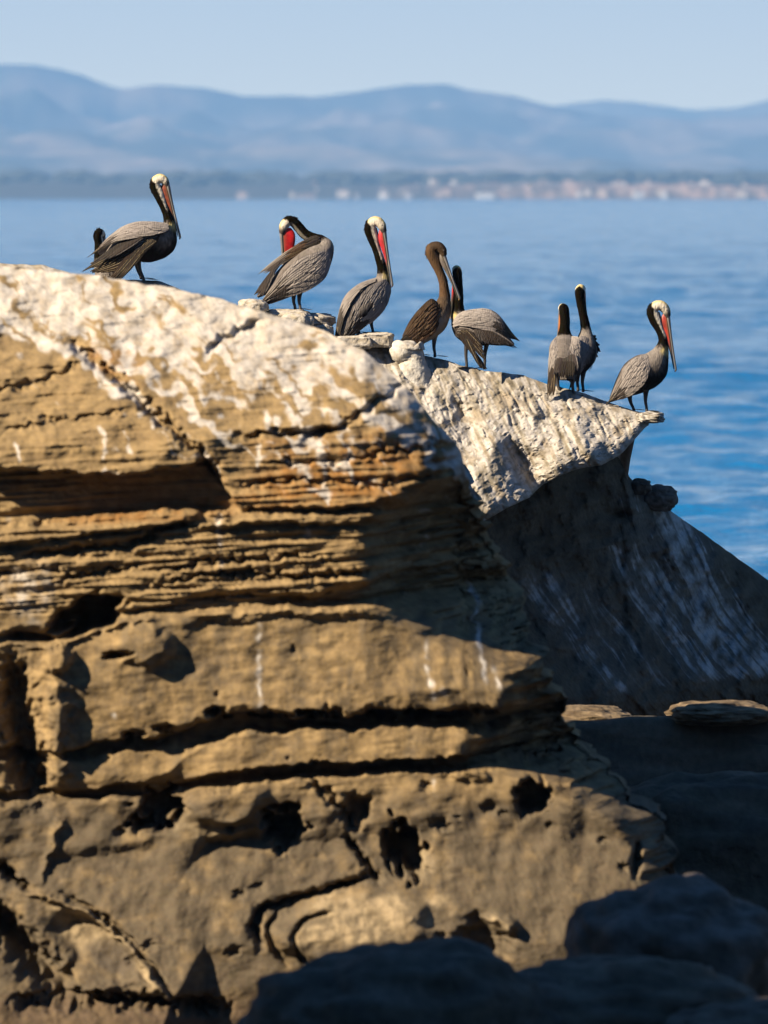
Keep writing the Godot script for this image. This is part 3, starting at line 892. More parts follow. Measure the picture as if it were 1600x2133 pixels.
# a boulder: a sphere squared a little and pushed about by noise, resting with its centre at the origin
func boulder(r: Vector3, seed_: int, bump: float, cols: Array, square := 0.2, nu := 48, nv := 28) -> ArrayMesh:
	var n := noise(seed_, 1.1, 4)
	var n2 := noise(seed_ + 9, 3.0, 3)
	var v := PackedVector3Array()
	var c := PackedColorArray()
	var idx := PackedInt32Array()
	for j in nv + 1:
		var th := PI * j / nv
		for i in nu:
			var ph := TAU * i / nu
			var d := Vector3(sin(th) * cos(ph), cos(th), sin(th) * sin(ph))
			var q := Vector3(signf(d.x) * pow(absf(d.x), 1.0 - square), signf(d.y) * pow(absf(d.y), 1.0 - square), signf(d.z) * pow(absf(d.z), 1.0 - square))
			q *= 1.0 + bump * 1.6 * n.get_noise_3dv(d) + bump * 0.5 * n2.get_noise_3dv(d)
			v.append(q * r)
			c.append(mixc(cols[0], cols[1], clampf(0.5 + 1.5 * n2.get_noise_3dv(d * 0.8 + Vector3.ONE * 7.0), 0.0, 1.0)))
	for j in nv:
		for i in nu:
			var a := j * nu + i
			var b := j * nu + (i + 1) % nu
			idx.append_array([a, a + nu, b, b, a + nu, b + nu])
	return smooth_mesh(v, c, idx, true)

# ---- low shelf and boulders between and in front ------------------------------------------
func build_shelf() -> void:
	# wet shelf at the foot of the far rock
	var n := noise(401, 0.35, 4)
	var n2 := noise(402, 2.2, 4)
	var nx := 220
	var ny := 130
	var v := PackedVector3Array()
	var c := PackedColorArray()
	for j in ny:
		for i in nx:
			var x := -4.0 + 12.0 * i / (nx - 1)
			var z := -1.0 + 24.0 * pow(float(j) / (ny - 1), 1.0)
			var y := 0.35 + 0.45 * n.get_noise_2d(x, z) + 0.10 * n2.get_noise_2d(x, z)
			y += 0.35 * sst(5.0, 9.0, z)
			y += 0.5 * sst(2.2, 4.5, x) * exp(-pow((z - 9.0) / 2.5, 2.0))
			v.append(Vector3(x, y, z))
			c.append(mixc(Color(0.075, 0.063, 0.047), Color(0.14, 0.115, 0.08), clampf(0.4 + 1.3 * n2.get_noise_2d(x * 1.3, z * 1.3 + 40.0), 0.0, 1.0)))
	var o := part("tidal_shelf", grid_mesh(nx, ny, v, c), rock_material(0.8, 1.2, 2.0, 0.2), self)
	tag(o, "dark wet rock shelf at the foot of the pelican rock", "", "", "structure")
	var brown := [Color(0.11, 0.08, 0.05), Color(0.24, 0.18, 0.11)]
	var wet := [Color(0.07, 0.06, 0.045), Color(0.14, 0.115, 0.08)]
	var list := [
		[wp(1215, 1500, 4.0), Vector3(0.42, 0.12, 0.5), brown, "low brown rock catching sun left at the foot of the dark wall", 11],
		[wp(1500, 1486, 4.5), Vector3(0.44, 0.10, 0.5), brown, "low brown rock catching sun right at the foot of the dark wall", 12],
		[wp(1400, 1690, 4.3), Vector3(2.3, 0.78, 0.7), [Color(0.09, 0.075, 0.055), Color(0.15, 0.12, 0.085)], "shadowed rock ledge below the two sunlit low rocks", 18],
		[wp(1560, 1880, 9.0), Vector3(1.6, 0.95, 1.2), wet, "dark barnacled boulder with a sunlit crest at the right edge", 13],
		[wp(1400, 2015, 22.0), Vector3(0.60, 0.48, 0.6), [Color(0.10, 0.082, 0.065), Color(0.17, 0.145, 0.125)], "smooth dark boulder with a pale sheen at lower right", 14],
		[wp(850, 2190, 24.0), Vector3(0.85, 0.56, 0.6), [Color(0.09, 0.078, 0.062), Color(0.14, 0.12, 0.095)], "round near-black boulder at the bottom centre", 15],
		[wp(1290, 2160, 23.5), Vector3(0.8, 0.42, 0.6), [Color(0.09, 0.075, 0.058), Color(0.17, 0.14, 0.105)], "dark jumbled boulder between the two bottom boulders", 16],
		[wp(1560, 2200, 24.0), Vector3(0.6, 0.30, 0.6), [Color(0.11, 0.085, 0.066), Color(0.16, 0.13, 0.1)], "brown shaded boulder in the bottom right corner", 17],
	]
	for b in list:
		var m := rock_material(0.75, 1.0, 1.6, 0.22)
		if b[2] == brown: m = rock_material(0.9, 1.0, 2.0)
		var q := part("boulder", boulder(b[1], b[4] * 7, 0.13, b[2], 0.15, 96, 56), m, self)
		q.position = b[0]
		tag(q, b[3], "boulder")

# unseen rock added for shade: stack and mass at left, cliff behind the camera
func build_offstage() -> void:
	var sand := [Color(0.16, 0.12, 0.075), Color(0.30, 0.22, 0.13)]
	var o := part("added_shading_stack", boulder(Vector3(3.5, 7.65, 3.3), 501, 0.15, sand, 0.4, 64, 40), rock_material(0.9, 0.6, 3.0), self)  # unseen stack, added to throw shade on the bottom boulders
	o.position = Vector3(-8.4, 1.0, 27.7)
	tag(o, "unseen sandstone stack added beyond the left edge to shade the bottom boulders", "", "", "structure")
	var back := part("added_shading_mass", boulder(Vector3(5.2, 6.35, 4.6), 502, 0.03, sand, 0.72, 64, 40), rock_material(0.9, 0.6, 3.0), self)  # unseen mass, added and sized to keep sun off the shelf
	back.position = Vector3(-8.5, -0.2, 12.0)
	tag(back, "unseen rock mass added beyond the left edge of the near rock to shade the shelf", "", "", "structure")
	# unseen cliff added behind the camera to block sky light
	var n := noise(511, 0.05, 4)
	var nx := 80
	var ny := 20
	var v := PackedVector3Array()
	var c := PackedColorArray()
	for j in ny:
		for i in nx:
			var x := 70.0 - 140.0 * i / (nx - 1)
			var y := 17.0 - 18.0 * j / (ny - 1)
			var z := 66.0 + 0.006 * x * x * -1.0 + 3.5 * n.get_noise_2d(x, y * 2.0) - (17.0 - y) * 0.12
			v.append(Vector3(x, y + 2.0 * n.get_noise_1d(x), z))
			c.append(mixc(Color(0.10, 0.075, 0.05), Color(0.2, 0.15, 0.09), clampf(0.5 + n.get_noise_2d(x * 3.0, y * 6.0), 0.0, 1.0)))
	var cl := part("shore_cliff", grid_mesh(nx, ny, v, c), rock_material(0.95, 0.4, 4.0), self)
	tag(cl, "unseen sandstone cliff added behind the viewpoint to block sky light", "", "", "structure")

# ---- swept shapes -------------------------------------------------------------------------
func cr(a: float, b: float, c: float, d: float, t: float) -> float:
	return 0.5 * (2.0 * b + (c - a) * t + (2.0 * a - 5.0 * b + 4.0 * c - d) * t * t + (3.0 * b - a - 3.0 * c + d) * t * t * t)

# ctrl rows: x, y, z, dorsal radius, ventral radius, side radius, dorsal hint x, y, z (in photograph pixels; sc = metres per pixel)
func tube(ctrl: Array, nr: int, ns: int, colour: Callable, sc: float, rough := 0.0) -> ArrayMesh:
	var n := ctrl.size()
	var v := PackedVector3Array()
	var c := PackedColorArray()
	var idx := PackedInt32Array()
	var rows := []
	for r in nr:
		var x := float(r) / (nr - 1) * (n - 1)
		var k := mini(int(x), n - 2)
		var t := x - k
		var row := PackedFloat32Array()
		for q in 9:
			row.append(cr(ctrl[maxi(k - 1, 0)][q], ctrl[k][q], ctrl[k + 1][q], ctrl[mini(k + 2, n - 1)][q], t))
		rows.append(row)
	var nz := noise(61, 0.05, 3)
	for r in nr:
		var a: PackedFloat32Array = rows[maxi(r - 1, 0)]
		var b: PackedFloat32Array = rows[mini(r + 1, nr - 1)]
		var m: PackedFloat32Array = rows[r]
		var p := Vector3(m[0], m[1], m[2])
		var tg := (Vector3(b[0], b[1], b[2]) - Vector3(a[0], a[1], a[2])).normalized()
		var h := Vector3(m[6], m[7], m[8])
		var up := (h - tg * h.dot(tg)).normalized()
		var side := tg.cross(up)
		for s in ns:
			var ph := TAU * s / ns
			var cs := cos(ph)
			var q := p + up * cs * (maxf(m[3], 0.05) if cs > 0.0 else maxf(m[4], 0.05)) + side * sin(ph) * maxf(m[5], 0.05)
			if rough > 0.0:
				q += (q - p).normalized() * rough * nz.get_noise_3d(q.x * 3.0, q.y * 3.0, q.z * 3.0)
			v.append(q * sc)
			c.append(colour.call(float(r) / (nr - 1), ph if ph <= PI else TAU - ph, q))
	for r in nr - 1:
		for s in ns:
			var a := r * ns + s
			var b := r * ns + (s + 1) % ns
			idx.append_array([a, b, a + ns, b, b + ns, a + ns])
	return smooth_mesh(v, c, idx, false)


# ---- pelicans -----------------------------------------------------------------------------
# Each bird is drawn up in photograph pixels (1 pixel = S60 metres at the rock): column, row and z towards the eye, taken
# relative to the bird's feet. Rows of "spine": u, v, z, dorsal radius, ventral radius, side radius, dorsal hint x, y, z.
var bf := Vector2.ZERO
var bz := 0.0

func lp(a: Array) -> Vector3:
	return Vector3(a[0] - bf.x, bf.y - a[1], a[2] - bz)

func curve(pts: Array, s: float) -> Vector3:
	var n := pts.size()
	var x := s * (n - 1)
	var k := clampi(int(x), 0, n - 2)
	var t := x - k
	var a: Vector3 = pts[maxi(k - 1, 0)]
	var b: Vector3 = pts[k]
	var c: Vector3 = pts[k + 1]
	var d: Vector3 = pts[mini(k + 2, n - 1)]
	if s > 1.0: return c + (c - b) * (s - 1.0) * (n - 1)
	return Vector3(cr(a.x, b.x, c.x, d.x, t), cr(a.y, b.y, c.y, d.y, t), cr(a.z, b.z, c.z, d.z, t))

func wing_at(w: Dictionary, s: float, t: float) -> Vector3:
	var e := minf(s, 1.0)
	var k := 4.0 * t * (1.0 - t) * (0.35 + 0.65 * sin(PI * clampf(0.12 + 0.8 * e, 0.0, 1.0)))
	return curve(w.top, s).lerp(curve(w.bot, s), t) + w.n * (w.bulge * k)

const SILVER := 0
const SHAFTED := 1
const DARK := 2
const STREAKED := 3
const JUV := 4

func feather_cols(kind: int) -> Array:    # [vane, edge, shaft]
	var f := rng.randf_range(0.82, 1.12)
	match kind:
		SILVER: return [Color(0.215, 0.193, 0.18) * f, Color(0.27, 0.246, 0.23) * f, Color(0.085, 0.075, 0.068) * f]
		SHAFTED: return [Color(0.030, 0.024, 0.020) * f, Color(0.045, 0.037, 0.03) * f, Color(0.26, 0.21, 0.125) * f]
		DARK: return [Color(0.024, 0.020, 0.018) * f, Color(0.05, 0.042, 0.036) * f, Color(0.045, 0.038, 0.032) * f]
		STREAKED: return [Color(0.045, 0.038, 0.034) * f, Color(0.25, 0.225, 0.205) * f, Color(0.035, 0.03, 0.027) * f]
	return [Color(0.046, 0.030, 0.020) * f, Color(0.085, 0.058, 0.038) * f, Color(0.028, 0.02, 0.015) * f]

# a blade through five stations: pts along the shaft, side = width direction, out = which way it faces
func feather(pts: Array, side: Vector3, out: Vector3, w: float, cols: Array) -> ArrayMesh:
	var prof := [0.62, 1.0, 1.0, 0.82, 0.16]
	var v := PackedVector3Array()
	var c := PackedColorArray()
	var idx := PackedInt32Array()
	for k in 5:
		var p: Vector3 = pts[k]
		var h: Vector3 = side * (w * 0.5 * prof[k])
		v.append_array([(p - h) * S60, (p - h * 0.16 + out * w * 0.08) * S60, (p + out * w * 0.11) * S60, (p + h * 0.16 + out * w * 0.08) * S60, (p + h) * S60])
		c.append_array([cols[1], cols[0], cols[2] if k < 4 else cols[0], cols[0], cols[0]])
	for k in 4:
		for q in 4:
			var a := k * 5 + q
			idx.append_array([a, a + 1, a + 5, a + 1, a + 6, a + 5])
	var f := (v[5] - v[0]).cross(v[1] - v[0])
	return smooth_mesh(v, c, idx, f.dot(out) < 0.0)

func wing(bird: Node3D, top: Array, bot: Array, n: Vector3, bulge: float, look: String, rows := true) -> Node3D:
	var w := {"top": [], "bot": [], "n": n.normalized(), "bulge": bulge}
	for a in top: w.top.append(lp(a))
	for a in bot: w.bot.append(lp(a))
	var ns := 30
	var nt := 13
	var v := PackedVector3Array()
	var c := PackedColorArray()
	var idx := PackedInt32Array()
	var ca := Color(0.09, 0.078, 0.072)
	var cb := Color(0.19, 0.168, 0.155)
	if look == "dark":
		ca = Color(0.028, 0.023, 0.02)
		cb = Color(0.06, 0.05, 0.043)
	if look == "brown":
		ca = Color(0.034, 0.022, 0.015)
		cb = Color(0.07, 0.047, 0.03)
	if look == "band":
		ca = Color(0.05, 0.042, 0.036)
		cb = Color(0.11, 0.094, 0.082)
	var nz := noise(71, 0.35, 2)
	for side in 2:
		for i in ns + 1:
			for j in nt:
				var s := float(i) / ns
				var t := float(j) / (nt - 1)
				var p := wing_at(w, s, t)
				if side == 1: p -= w.n * (2.5 + bulge * 1.1) * 4.0 * t * (1.0 - t) * (1.0 - s * 0.6)
				v.append(p * S60)
				c.append(mixc(ca, cb, clampf(0.5 + 0.9 * nz.get_noise_2d(s * 14.0, t * 60.0), 0.0, 1.0)))
	var per := (ns + 1) * nt
	for side in 2:
		for i in ns:
			for j in nt - 1:
				var a := side * per + i * nt + j
				if side == 0: idx.append_array([a, a + nt, a + 1, a + 1, a + nt, a + nt + 1])
				else: idx.append_array([a, a + 1, a + nt, a + 1, a + nt + 1, a + nt])
	var mid := 12 * nt + 6
	var f := (v[mid + 1] - v[mid]).cross(v[mid + nt] - v[mid])
	var o := part("wing", smooth_mesh(v, c, idx, f.dot(w.n) < 0.0), mats.plumage, bird)
	if not rows: return o
	# overlapping feathers: s start, length, count, t from, t to, kind
	var sets := [[0.74, 0.34, 7, 0.22, 0.97, SHAFTED], [0.58, 0.32, 9, 0.12, 0.96, STREAKED], [0.45, 0.27, 12, 0.06, 0.96, SILVER], [0.33, 0.24, 13, 0.05, 0.96, SILVER], [0.22, 0.22, 13, 0.05, 0.95, SILVER], [0.11, 0.20, 13, 0.05, 0.95, SILVER], [0.0, 0.19, 12, 0.05, 0.94, SILVER]]
	if look == "dark": sets = [[0.55, 0.52, 8, 0.1, 0.98, SHAFTED], [0.3, 0.42, 8, 0.08, 0.96, DARK], [0.08, 0.34, 8, 0.08, 0.95, STREAKED]]
	if look == "brown": sets = [[0.7, 0.36, 7, 0.2, 0.97, DARK], [0.5, 0.34, 8, 0.1, 0.96, JUV], [0.3, 0.3, 8, 0.08, 0.95, JUV], [0.1, 0.3, 8, 0.08, 0.95, JUV]]
	if look == "band": sets = [[0.6, 0.5, 5, 0.1, 0.95, STREAKED], [0.3, 0.4, 5, 0.1, 0.95, JUV], [0.05, 0.36, 5, 0.1, 0.95, DARK]]
	var lift := 0.9
	for q in sets:
		for k in q[2]:
			var t: float = lerpf(q[3], q[4], (k + 0.5 + rng.randf_range(-0.2, 0.2)) / q[2])
			var s: float = q[0] + rng.randf_range(-0.05, 0.05)
			var l: float = q[1] * rng.randf_range(0.85, 1.2)
			var pts := []
			for m in 5:
				pts.append(wing_at(w, s + l * m / 4.0, clampf(t + 0.05 * m / 4.0, 0.0, 1.0)) + w.n * (lift + 0.35 * m + rng.randf_range(0.0, 0.4)))
			var mid_p: Vector3 = wing_at(w, minf(s + l * 0.5, 1.0), 0.9) - wing_at(w, minf(s + l * 0.5, 1.0), 0.1)
			var wd := clampf(mid_p.length() / q[2] * 2.1, 3.5, 11.0)
			part("feather", feather(pts, mid_p.normalized(), w.n, wd, feather_cols(q[5])), mats.plumage, o)
		lift += 0.5
	return o

# feathers fanned between two root points and two tips
func fan(parent: Node3D, ba: Array, bb: Array, ta: Array, tb: Array, n: int, w: float, kind: int, out := Vector3(0, 0, 1), arch := 2.0) -> void:
	for k in n:
		var f := (k + 0.5) / n
		var b := lp(ba).lerp(lp(bb), f)
		var t := lp(ta).lerp(lp(tb), f) + Vector3(rng.randf_range(-1.5, 1.5), rng.randf_range(-1.5, 1.5), 0.0)
		var pts := []
		for m in 5:
			pts.append(b.lerp(t, m / 4.0) + out * (arch * sin(PI * m / 4.0) + 0.45 * k))
		var dir := (t - b).normalized()
		part("feather", feather(pts, dir.cross(out).normalized(), out, w, feather_cols(kind)), mats.plumage, parent)

func pelican(d: Dictionary) -> Node3D:
	bf = Vector2(d.foot[0], d.foot[1])
	var z0: float = d.get("z", 0.0)
	bz = z0
	var bird := thing("brown_pelican", b_point(bf.x, bf.y, z0), d.label, "pelican", "pelicans on the rock")
	var juv: bool = d.get("juv", false)
	var ctrl := []
	for r in d.spine:
		var p := lp(r)
		ctrl.append([p.x, p.y, p.z, r[3], r[4], r[5], r[6], r[7], r[8]])
	for k in range(int(d.crown) - 2, int(d.crown) + 1):
		ctrl[k][4] += d.get("throat", 0.0) * (1.0 if k < int(d.crown) else 0.6)
	var n := ctrl.size()
	var kn: float = d.neck       # spine index where the neck leaves the body
	var kc: float = d.crown      # and where the nape gives way to the crown
	var nz := noise(81, 0.22, 3)
	var nf := noise(82, 0.7, 2)
	var back_c := Color(0.12, 0.106, 0.097)
	var belly_c := Color(0.013, 0.0108, 0.0098)
	var breast_c := Color(0.17, 0.152, 0.138)
	var nape_c := Color(0.0062, 0.0042, 0.0036)
	var front_c := Color(0.0065, 0.0056, 0.0054)
	var cream := Color(0.50, 0.40, 0.19)
	var ivory := Color(0.52, 0.48, 0.40)
	if juv:
		back_c = Color(0.05, 0.034, 0.023)
		belly_c = Color(0.20, 0.17, 0.14)
		breast_c = Color(0.065, 0.045, 0.03)
		nape_c = Color(0.075, 0.046, 0.026)
		front_c = Color(0.05, 0.032, 0.02)
		cream = Color(0.040, 0.027, 0.018)
		ivory = Color(0.05, 0.034, 0.023)
	var colour := func(t: float, ph: float, p: Vector3) -> Color:
		var x := t * (n - 1)
		var g := nz.get_noise_3d(p.x, p.y * 0.7, p.z)
		var fine := nf.get_noise_3d(p.x, p.y * 0.5, p.z)
		var e := ph + 0.35 * g
		var under := sst(1.5, 2.0, e)
		var body := mixc(back_c, belly_c, under)
		var br := sst(kn - 1.9, kn - 1.0, x + 0.6 * g)
		body = mixc(body, mixc(breast_c, belly_c, sst(1.9, 2.6, e) * (0.0 if juv else 1.0)), br * (0.75 + 0.5 * fine))
		# yellow-buff patch at the base of the foreneck
		if not juv: body = mixc(body, Color(0.42, 0.34, 0.15), sst(kn - 0.5, kn + 0.05, x) * sst(1.3, 1.8, e) * (1.0 - sst(kn + 0.35, kn + 0.6, x)))
		var nk := sst(kn - 0.05, kn + 0.45, x + 0.4 * g)
		var neck := mixc(nape_c, front_c, sst(1.9, 2.5, e))
		var stripe := sst(1.78, 1.92, ph + 0.12 * g) * (1.0 - sst(2.5, 2.65, ph + 0.12 * g)) * sst(kn + 1.2, kn + 2.0, x + 0.3 * g)
		neck = mixc(neck, ivory, stripe * d.get("stripe", 1.0))
		if juv: neck = mixc(neck, nape_c, 0.6)
		var hd := sst(kc - 0.12, kc + 0.12, x + 0.25 * (ph - 0.9) + 0.15 * g)
		var crown := mixc(cream, ivory, sst(0.5, 1.2, ph))
		if not juv: crown = mixc(crown, Color(0.05, 0.042, 0.04), sst(float(n) - 2.0, float(n) - 1.35, x))
		return mixc(mixc(body, neck, nk), crown, hd) * (1.0 + 0.35 * fine)
	part("body", tube(ctrl, 110, 40, colour, S60, 0.7), mats.plumage, bird)
	# nape crest: a row of short ragged feathers
	for k in 28:
		var x := lerpf(kc - 1.5, kc - 0.02, k / 27.0)
		var i := mini(int(x), n - 2)
		var f := x - i
		var a := Vector3(ctrl[i][0], ctrl[i][1], ctrl[i][2]).lerp(Vector3(ctrl[i + 1][0], ctrl[i + 1][1], ctrl[i + 1][2]), f)
		var h := Vector3(ctrl[i][6], ctrl[i][7], ctrl[i][8]).lerp(Vector3(ctrl[i + 1][6], ctrl[i + 1][7], ctrl[i + 1][8]), f).normalized()
		var tg := (Vector3(ctrl[i + 1][0], ctrl[i + 1][1], ctrl[i + 1][2]) - Vector3(ctrl[i][0], ctrl[i][1], ctrl[i][2])).normalized()
		var sd := tg.cross(h).normalized()
		var root: Vector3 = a + h * (ctrl[i][3] - 1.5) + sd * rng.randf_range(-3.0, 3.0)
		var tip: Vector3 = root + (h * 1.0 - tg * 0.5).normalized() * rng.randf_range(2.5, 4.8) * d.get("crest", 1.0)
		var pts := []
		for m in 5: pts.append(root.lerp(tip, m / 4.0))
		part("crest_feather", feather(pts, sd if k % 2 == 0 else tg, h, 2.8, [nape_c * 1.3, nape_c * 1.3, nape_c]), mats.plumage, bird)
	# bill and pouch
	var b0 := lp(d.bill[0])
	var b1 := lp(d.bill[1])
	var ax := (b1 - b0).normalized()
	var vd: Vector3 = d.ventral
	vd = (vd - ax * vd.dot(ax)).normalized()
	var bc := []
	var bl := (b1 - b0).length()
	for k in [[-0.05, 5.0, 3.0, 5.5], [0.05, 5.0, 3.0, 6.0], [0.2, 3.8, 2.6, 5.2], [0.45, 2.8, 2.2, 4.2], [0.7, 2.5, 2.0, 3.8], [0.9, 2.6, 2.0, 3.8], [0.97, 2.4, 2.0, 3.0]]:
		var p: Vector3 = b0 + ax * bl * k[0]
		bc.append([p.x, p.y, p.z, k[1], k[2], k[3], -vd.x, -vd.y, -vd.z])
	var hook := b0 + ax * bl * 1.0 + vd * 2.0
	bc.append([hook.x, hook.y, hook.z, 1.2, 1.2, 1.2, -vd.x, -vd.y, -vd.z])
	hook = b0 + ax * bl * 1.01 + vd * 3.6
	bc.append([hook.x, hook.y, hook.z, 0.3, 0.3, 0.3, -vd.x, -vd.y, -vd.z])
	var tipc: Color = d.get("tip", Color(0.16, 0.06, 0.03))
	var bcol := func(t: float, ph: float, p: Vector3) -> Color:
		var g := nz.get_noise_3d(p.x * 0.6, p.y * 0.15, p.z)
		var q := mixc(Color(0.10, 0.095, 0.095), Color(0.20, 0.185, 0.17), clampf(0.4 + g * 1.4 - 0.4 * sst(0.9, 1.6, ph), 0.0, 1.0))
		return mixc(q, tipc, sst(0.72, 0.95, t))
	var bill := part("bill", tube(bc, 40, 18, bcol, S60), mats.horn, bird)
	var pc: Color = d.pouch
	var pd: float = d.get("pouch_depth", 12.0)
	var pp := []
	var lng: float = d.get("pouch_long", 0.0)
	for k in [[-0.10, 1.0, 0.15 + 0.5 * lng, 2.0 + 2.0 * lng], [0.0, 1.5, 0.75 + 0.2 * lng, 4.6], [0.12, 1.5, 1.0, 5.0], [0.28, 1.4, 0.78 + 0.1 * lng, 4.4], [0.45, 1.3, 0.45 + 0.3 * lng, 3.6], [0.65, 1.2, 0.22, 3.0], [0.85, 1.1, 0.12, 2.5], [0.96, 0.5, 0.05, 1.0]]:
		var p: Vector3 = b0 + ax * bl * k[0] + vd * 3.4
		pp.append([p.x, p.y, p.z, k[1], maxf(pd * k[2], 1.2), k[3], -vd.x, -vd.y, -vd.z])
	var pcol := func(t: float, ph: float, p: Vector3) -> Color:
		var g := nz.get_noise_3d(p.x * 1.6, p.y * 0.2, p.z)
		var q := mixc(pc, pc * 0.45, clampf(0.35 + 1.5 * g, 0.0, 1.0))
		var jaw := mixc(Color(0.07, 0.06, 0.045), Color(0.16, 0.12, 0.05), clampf(0.5 + g, 0.0, 1.0))
		return mixc(mixc(jaw, q, sst(1.35, 1.8, ph)), Color(0.045, 0.04, 0.032), sst(0.5, 0.72, t))
	part("pouch", tube(pp, 34, 20, pcol, S60), mats.skin, bill)
	# eyes
	var hi := n - 2
	var hp := Vector3(ctrl[hi][0], ctrl[hi][1], ctrl[hi][2])
	var hh := Vector3(ctrl[hi][6], ctrl[hi][7], ctrl[hi][8]).normalized()
	var ht := (Vector3(ctrl[hi + 1][0], ctrl[hi + 1][1], ctrl[hi + 1][2]) - Vector3(ctrl[hi - 1][0], ctrl[hi - 1][1], ctrl[hi - 1][2])).normalized()
	var hs := ht.cross(hh).normalized()
	var em := SphereMesh.new()
	em.radius = 2.0 * S60
	em.height = 4.0 * S60
	em.radial_segments = 14
	em.rings = 8
	for s in [-1.0, 1.0]:
		var eye := part("eye", em, mats.eye, bird)
		eye.position = (hp + ht * 3.0 + hh * 1.5 + hs * s * (ctrl[hi][5] - 2.2)) * S60
		var pm := SphereMesh.new()
		pm.radius = 1.1 * S60
		pm.height = 2.2 * S60
		pm.radial_segments = 10
		pm.rings = 6
		var pu := part("pupil", pm, mats.pupil, eye)
		pu.position = hs * s * 1.25 * S60
	# legs with webbed feet
	for l in d.legs:
		var h0 := lp(l[0])
		var h1 := lp(l[1])
		var kx: Vector3 = h0.lerp(h1, 0.45) + Vector3(-1.5, 0, 0)
		var toe: Vector3 = Vector3(l[2][0], -l[2][1], l[2][2])
		var lc := []
		for k in [[h0 + Vector3(0, 6, 0), 8.0], [h0, 5.5], [kx, 3.6], [h0.lerp(h1, 0.8), 3.0], [h1, 3.2], [h1 + Vector3(0, -1.5, 0), 1.0]]:
			lc.append([k[0].x, k[0].y, k[0].z, k[1], k[1], k[1], 0, 0, 1])
		var leg_c := func(t: float, ph: float, p: Vector3) -> Color: return mixc(belly_c, Color(0.035, 0.033, 0.034), sst(0.15, 0.35, t)) * (1.0 + 0.6 * nf.get_noise_3dv(p))
		var leg := part("leg", tube(lc, 22, 14, leg_c, S60), mats.skin, bird)
		var v := PackedVector3Array()
		var c := PackedColorArray()
		var idx := PackedInt32Array()
		var dirn := toe.normalized()
		var sd := dirn.cross(Vector3.UP).normalized()
		var heel := h1 - dirn * 5.0 + Vector3(0, -0.5, 0)
		v.append_array([heel * S60, (heel + Vector3(0, 3.0, 0)) * S60])
		c.append_array([Color(0.03, 0.028, 0.028), Color(0.03, 0.028, 0.028)])
		for q in 9:
			var a := (q / 8.0 - 0.5) * 1.2
			var ln := toe.length() * (1.0 if q % 4 == 0 else 0.84)
			var e := h1 + (dirn * cos(a) + sd * sin(a)) * ln + Vector3(0, toe.y * 0.0, 0)
			v.append((e + Vector3(0, 0.8 if q % 4 == 0 else 0.2, 0)) * S60)
			v.append((h1.lerp(e, 0.45) + Vector3(0, 2.6 if q % 4 == 0 else 1.2, 0)) * S60)
			for z in 2: c.append(Color(0.03, 0.028, 0.028) if q % 4 == 0 else Color(0.04, 0.036, 0.035))
		for q in 8:
			var a := 2 + q * 2
			idx.append_array([a, a + 1, a + 2, a + 1, a + 3, a + 2, a + 1, 1, a + 3])
		part("foot", smooth_mesh(v, c, idx, false), mats.skin, leg)
	return bird

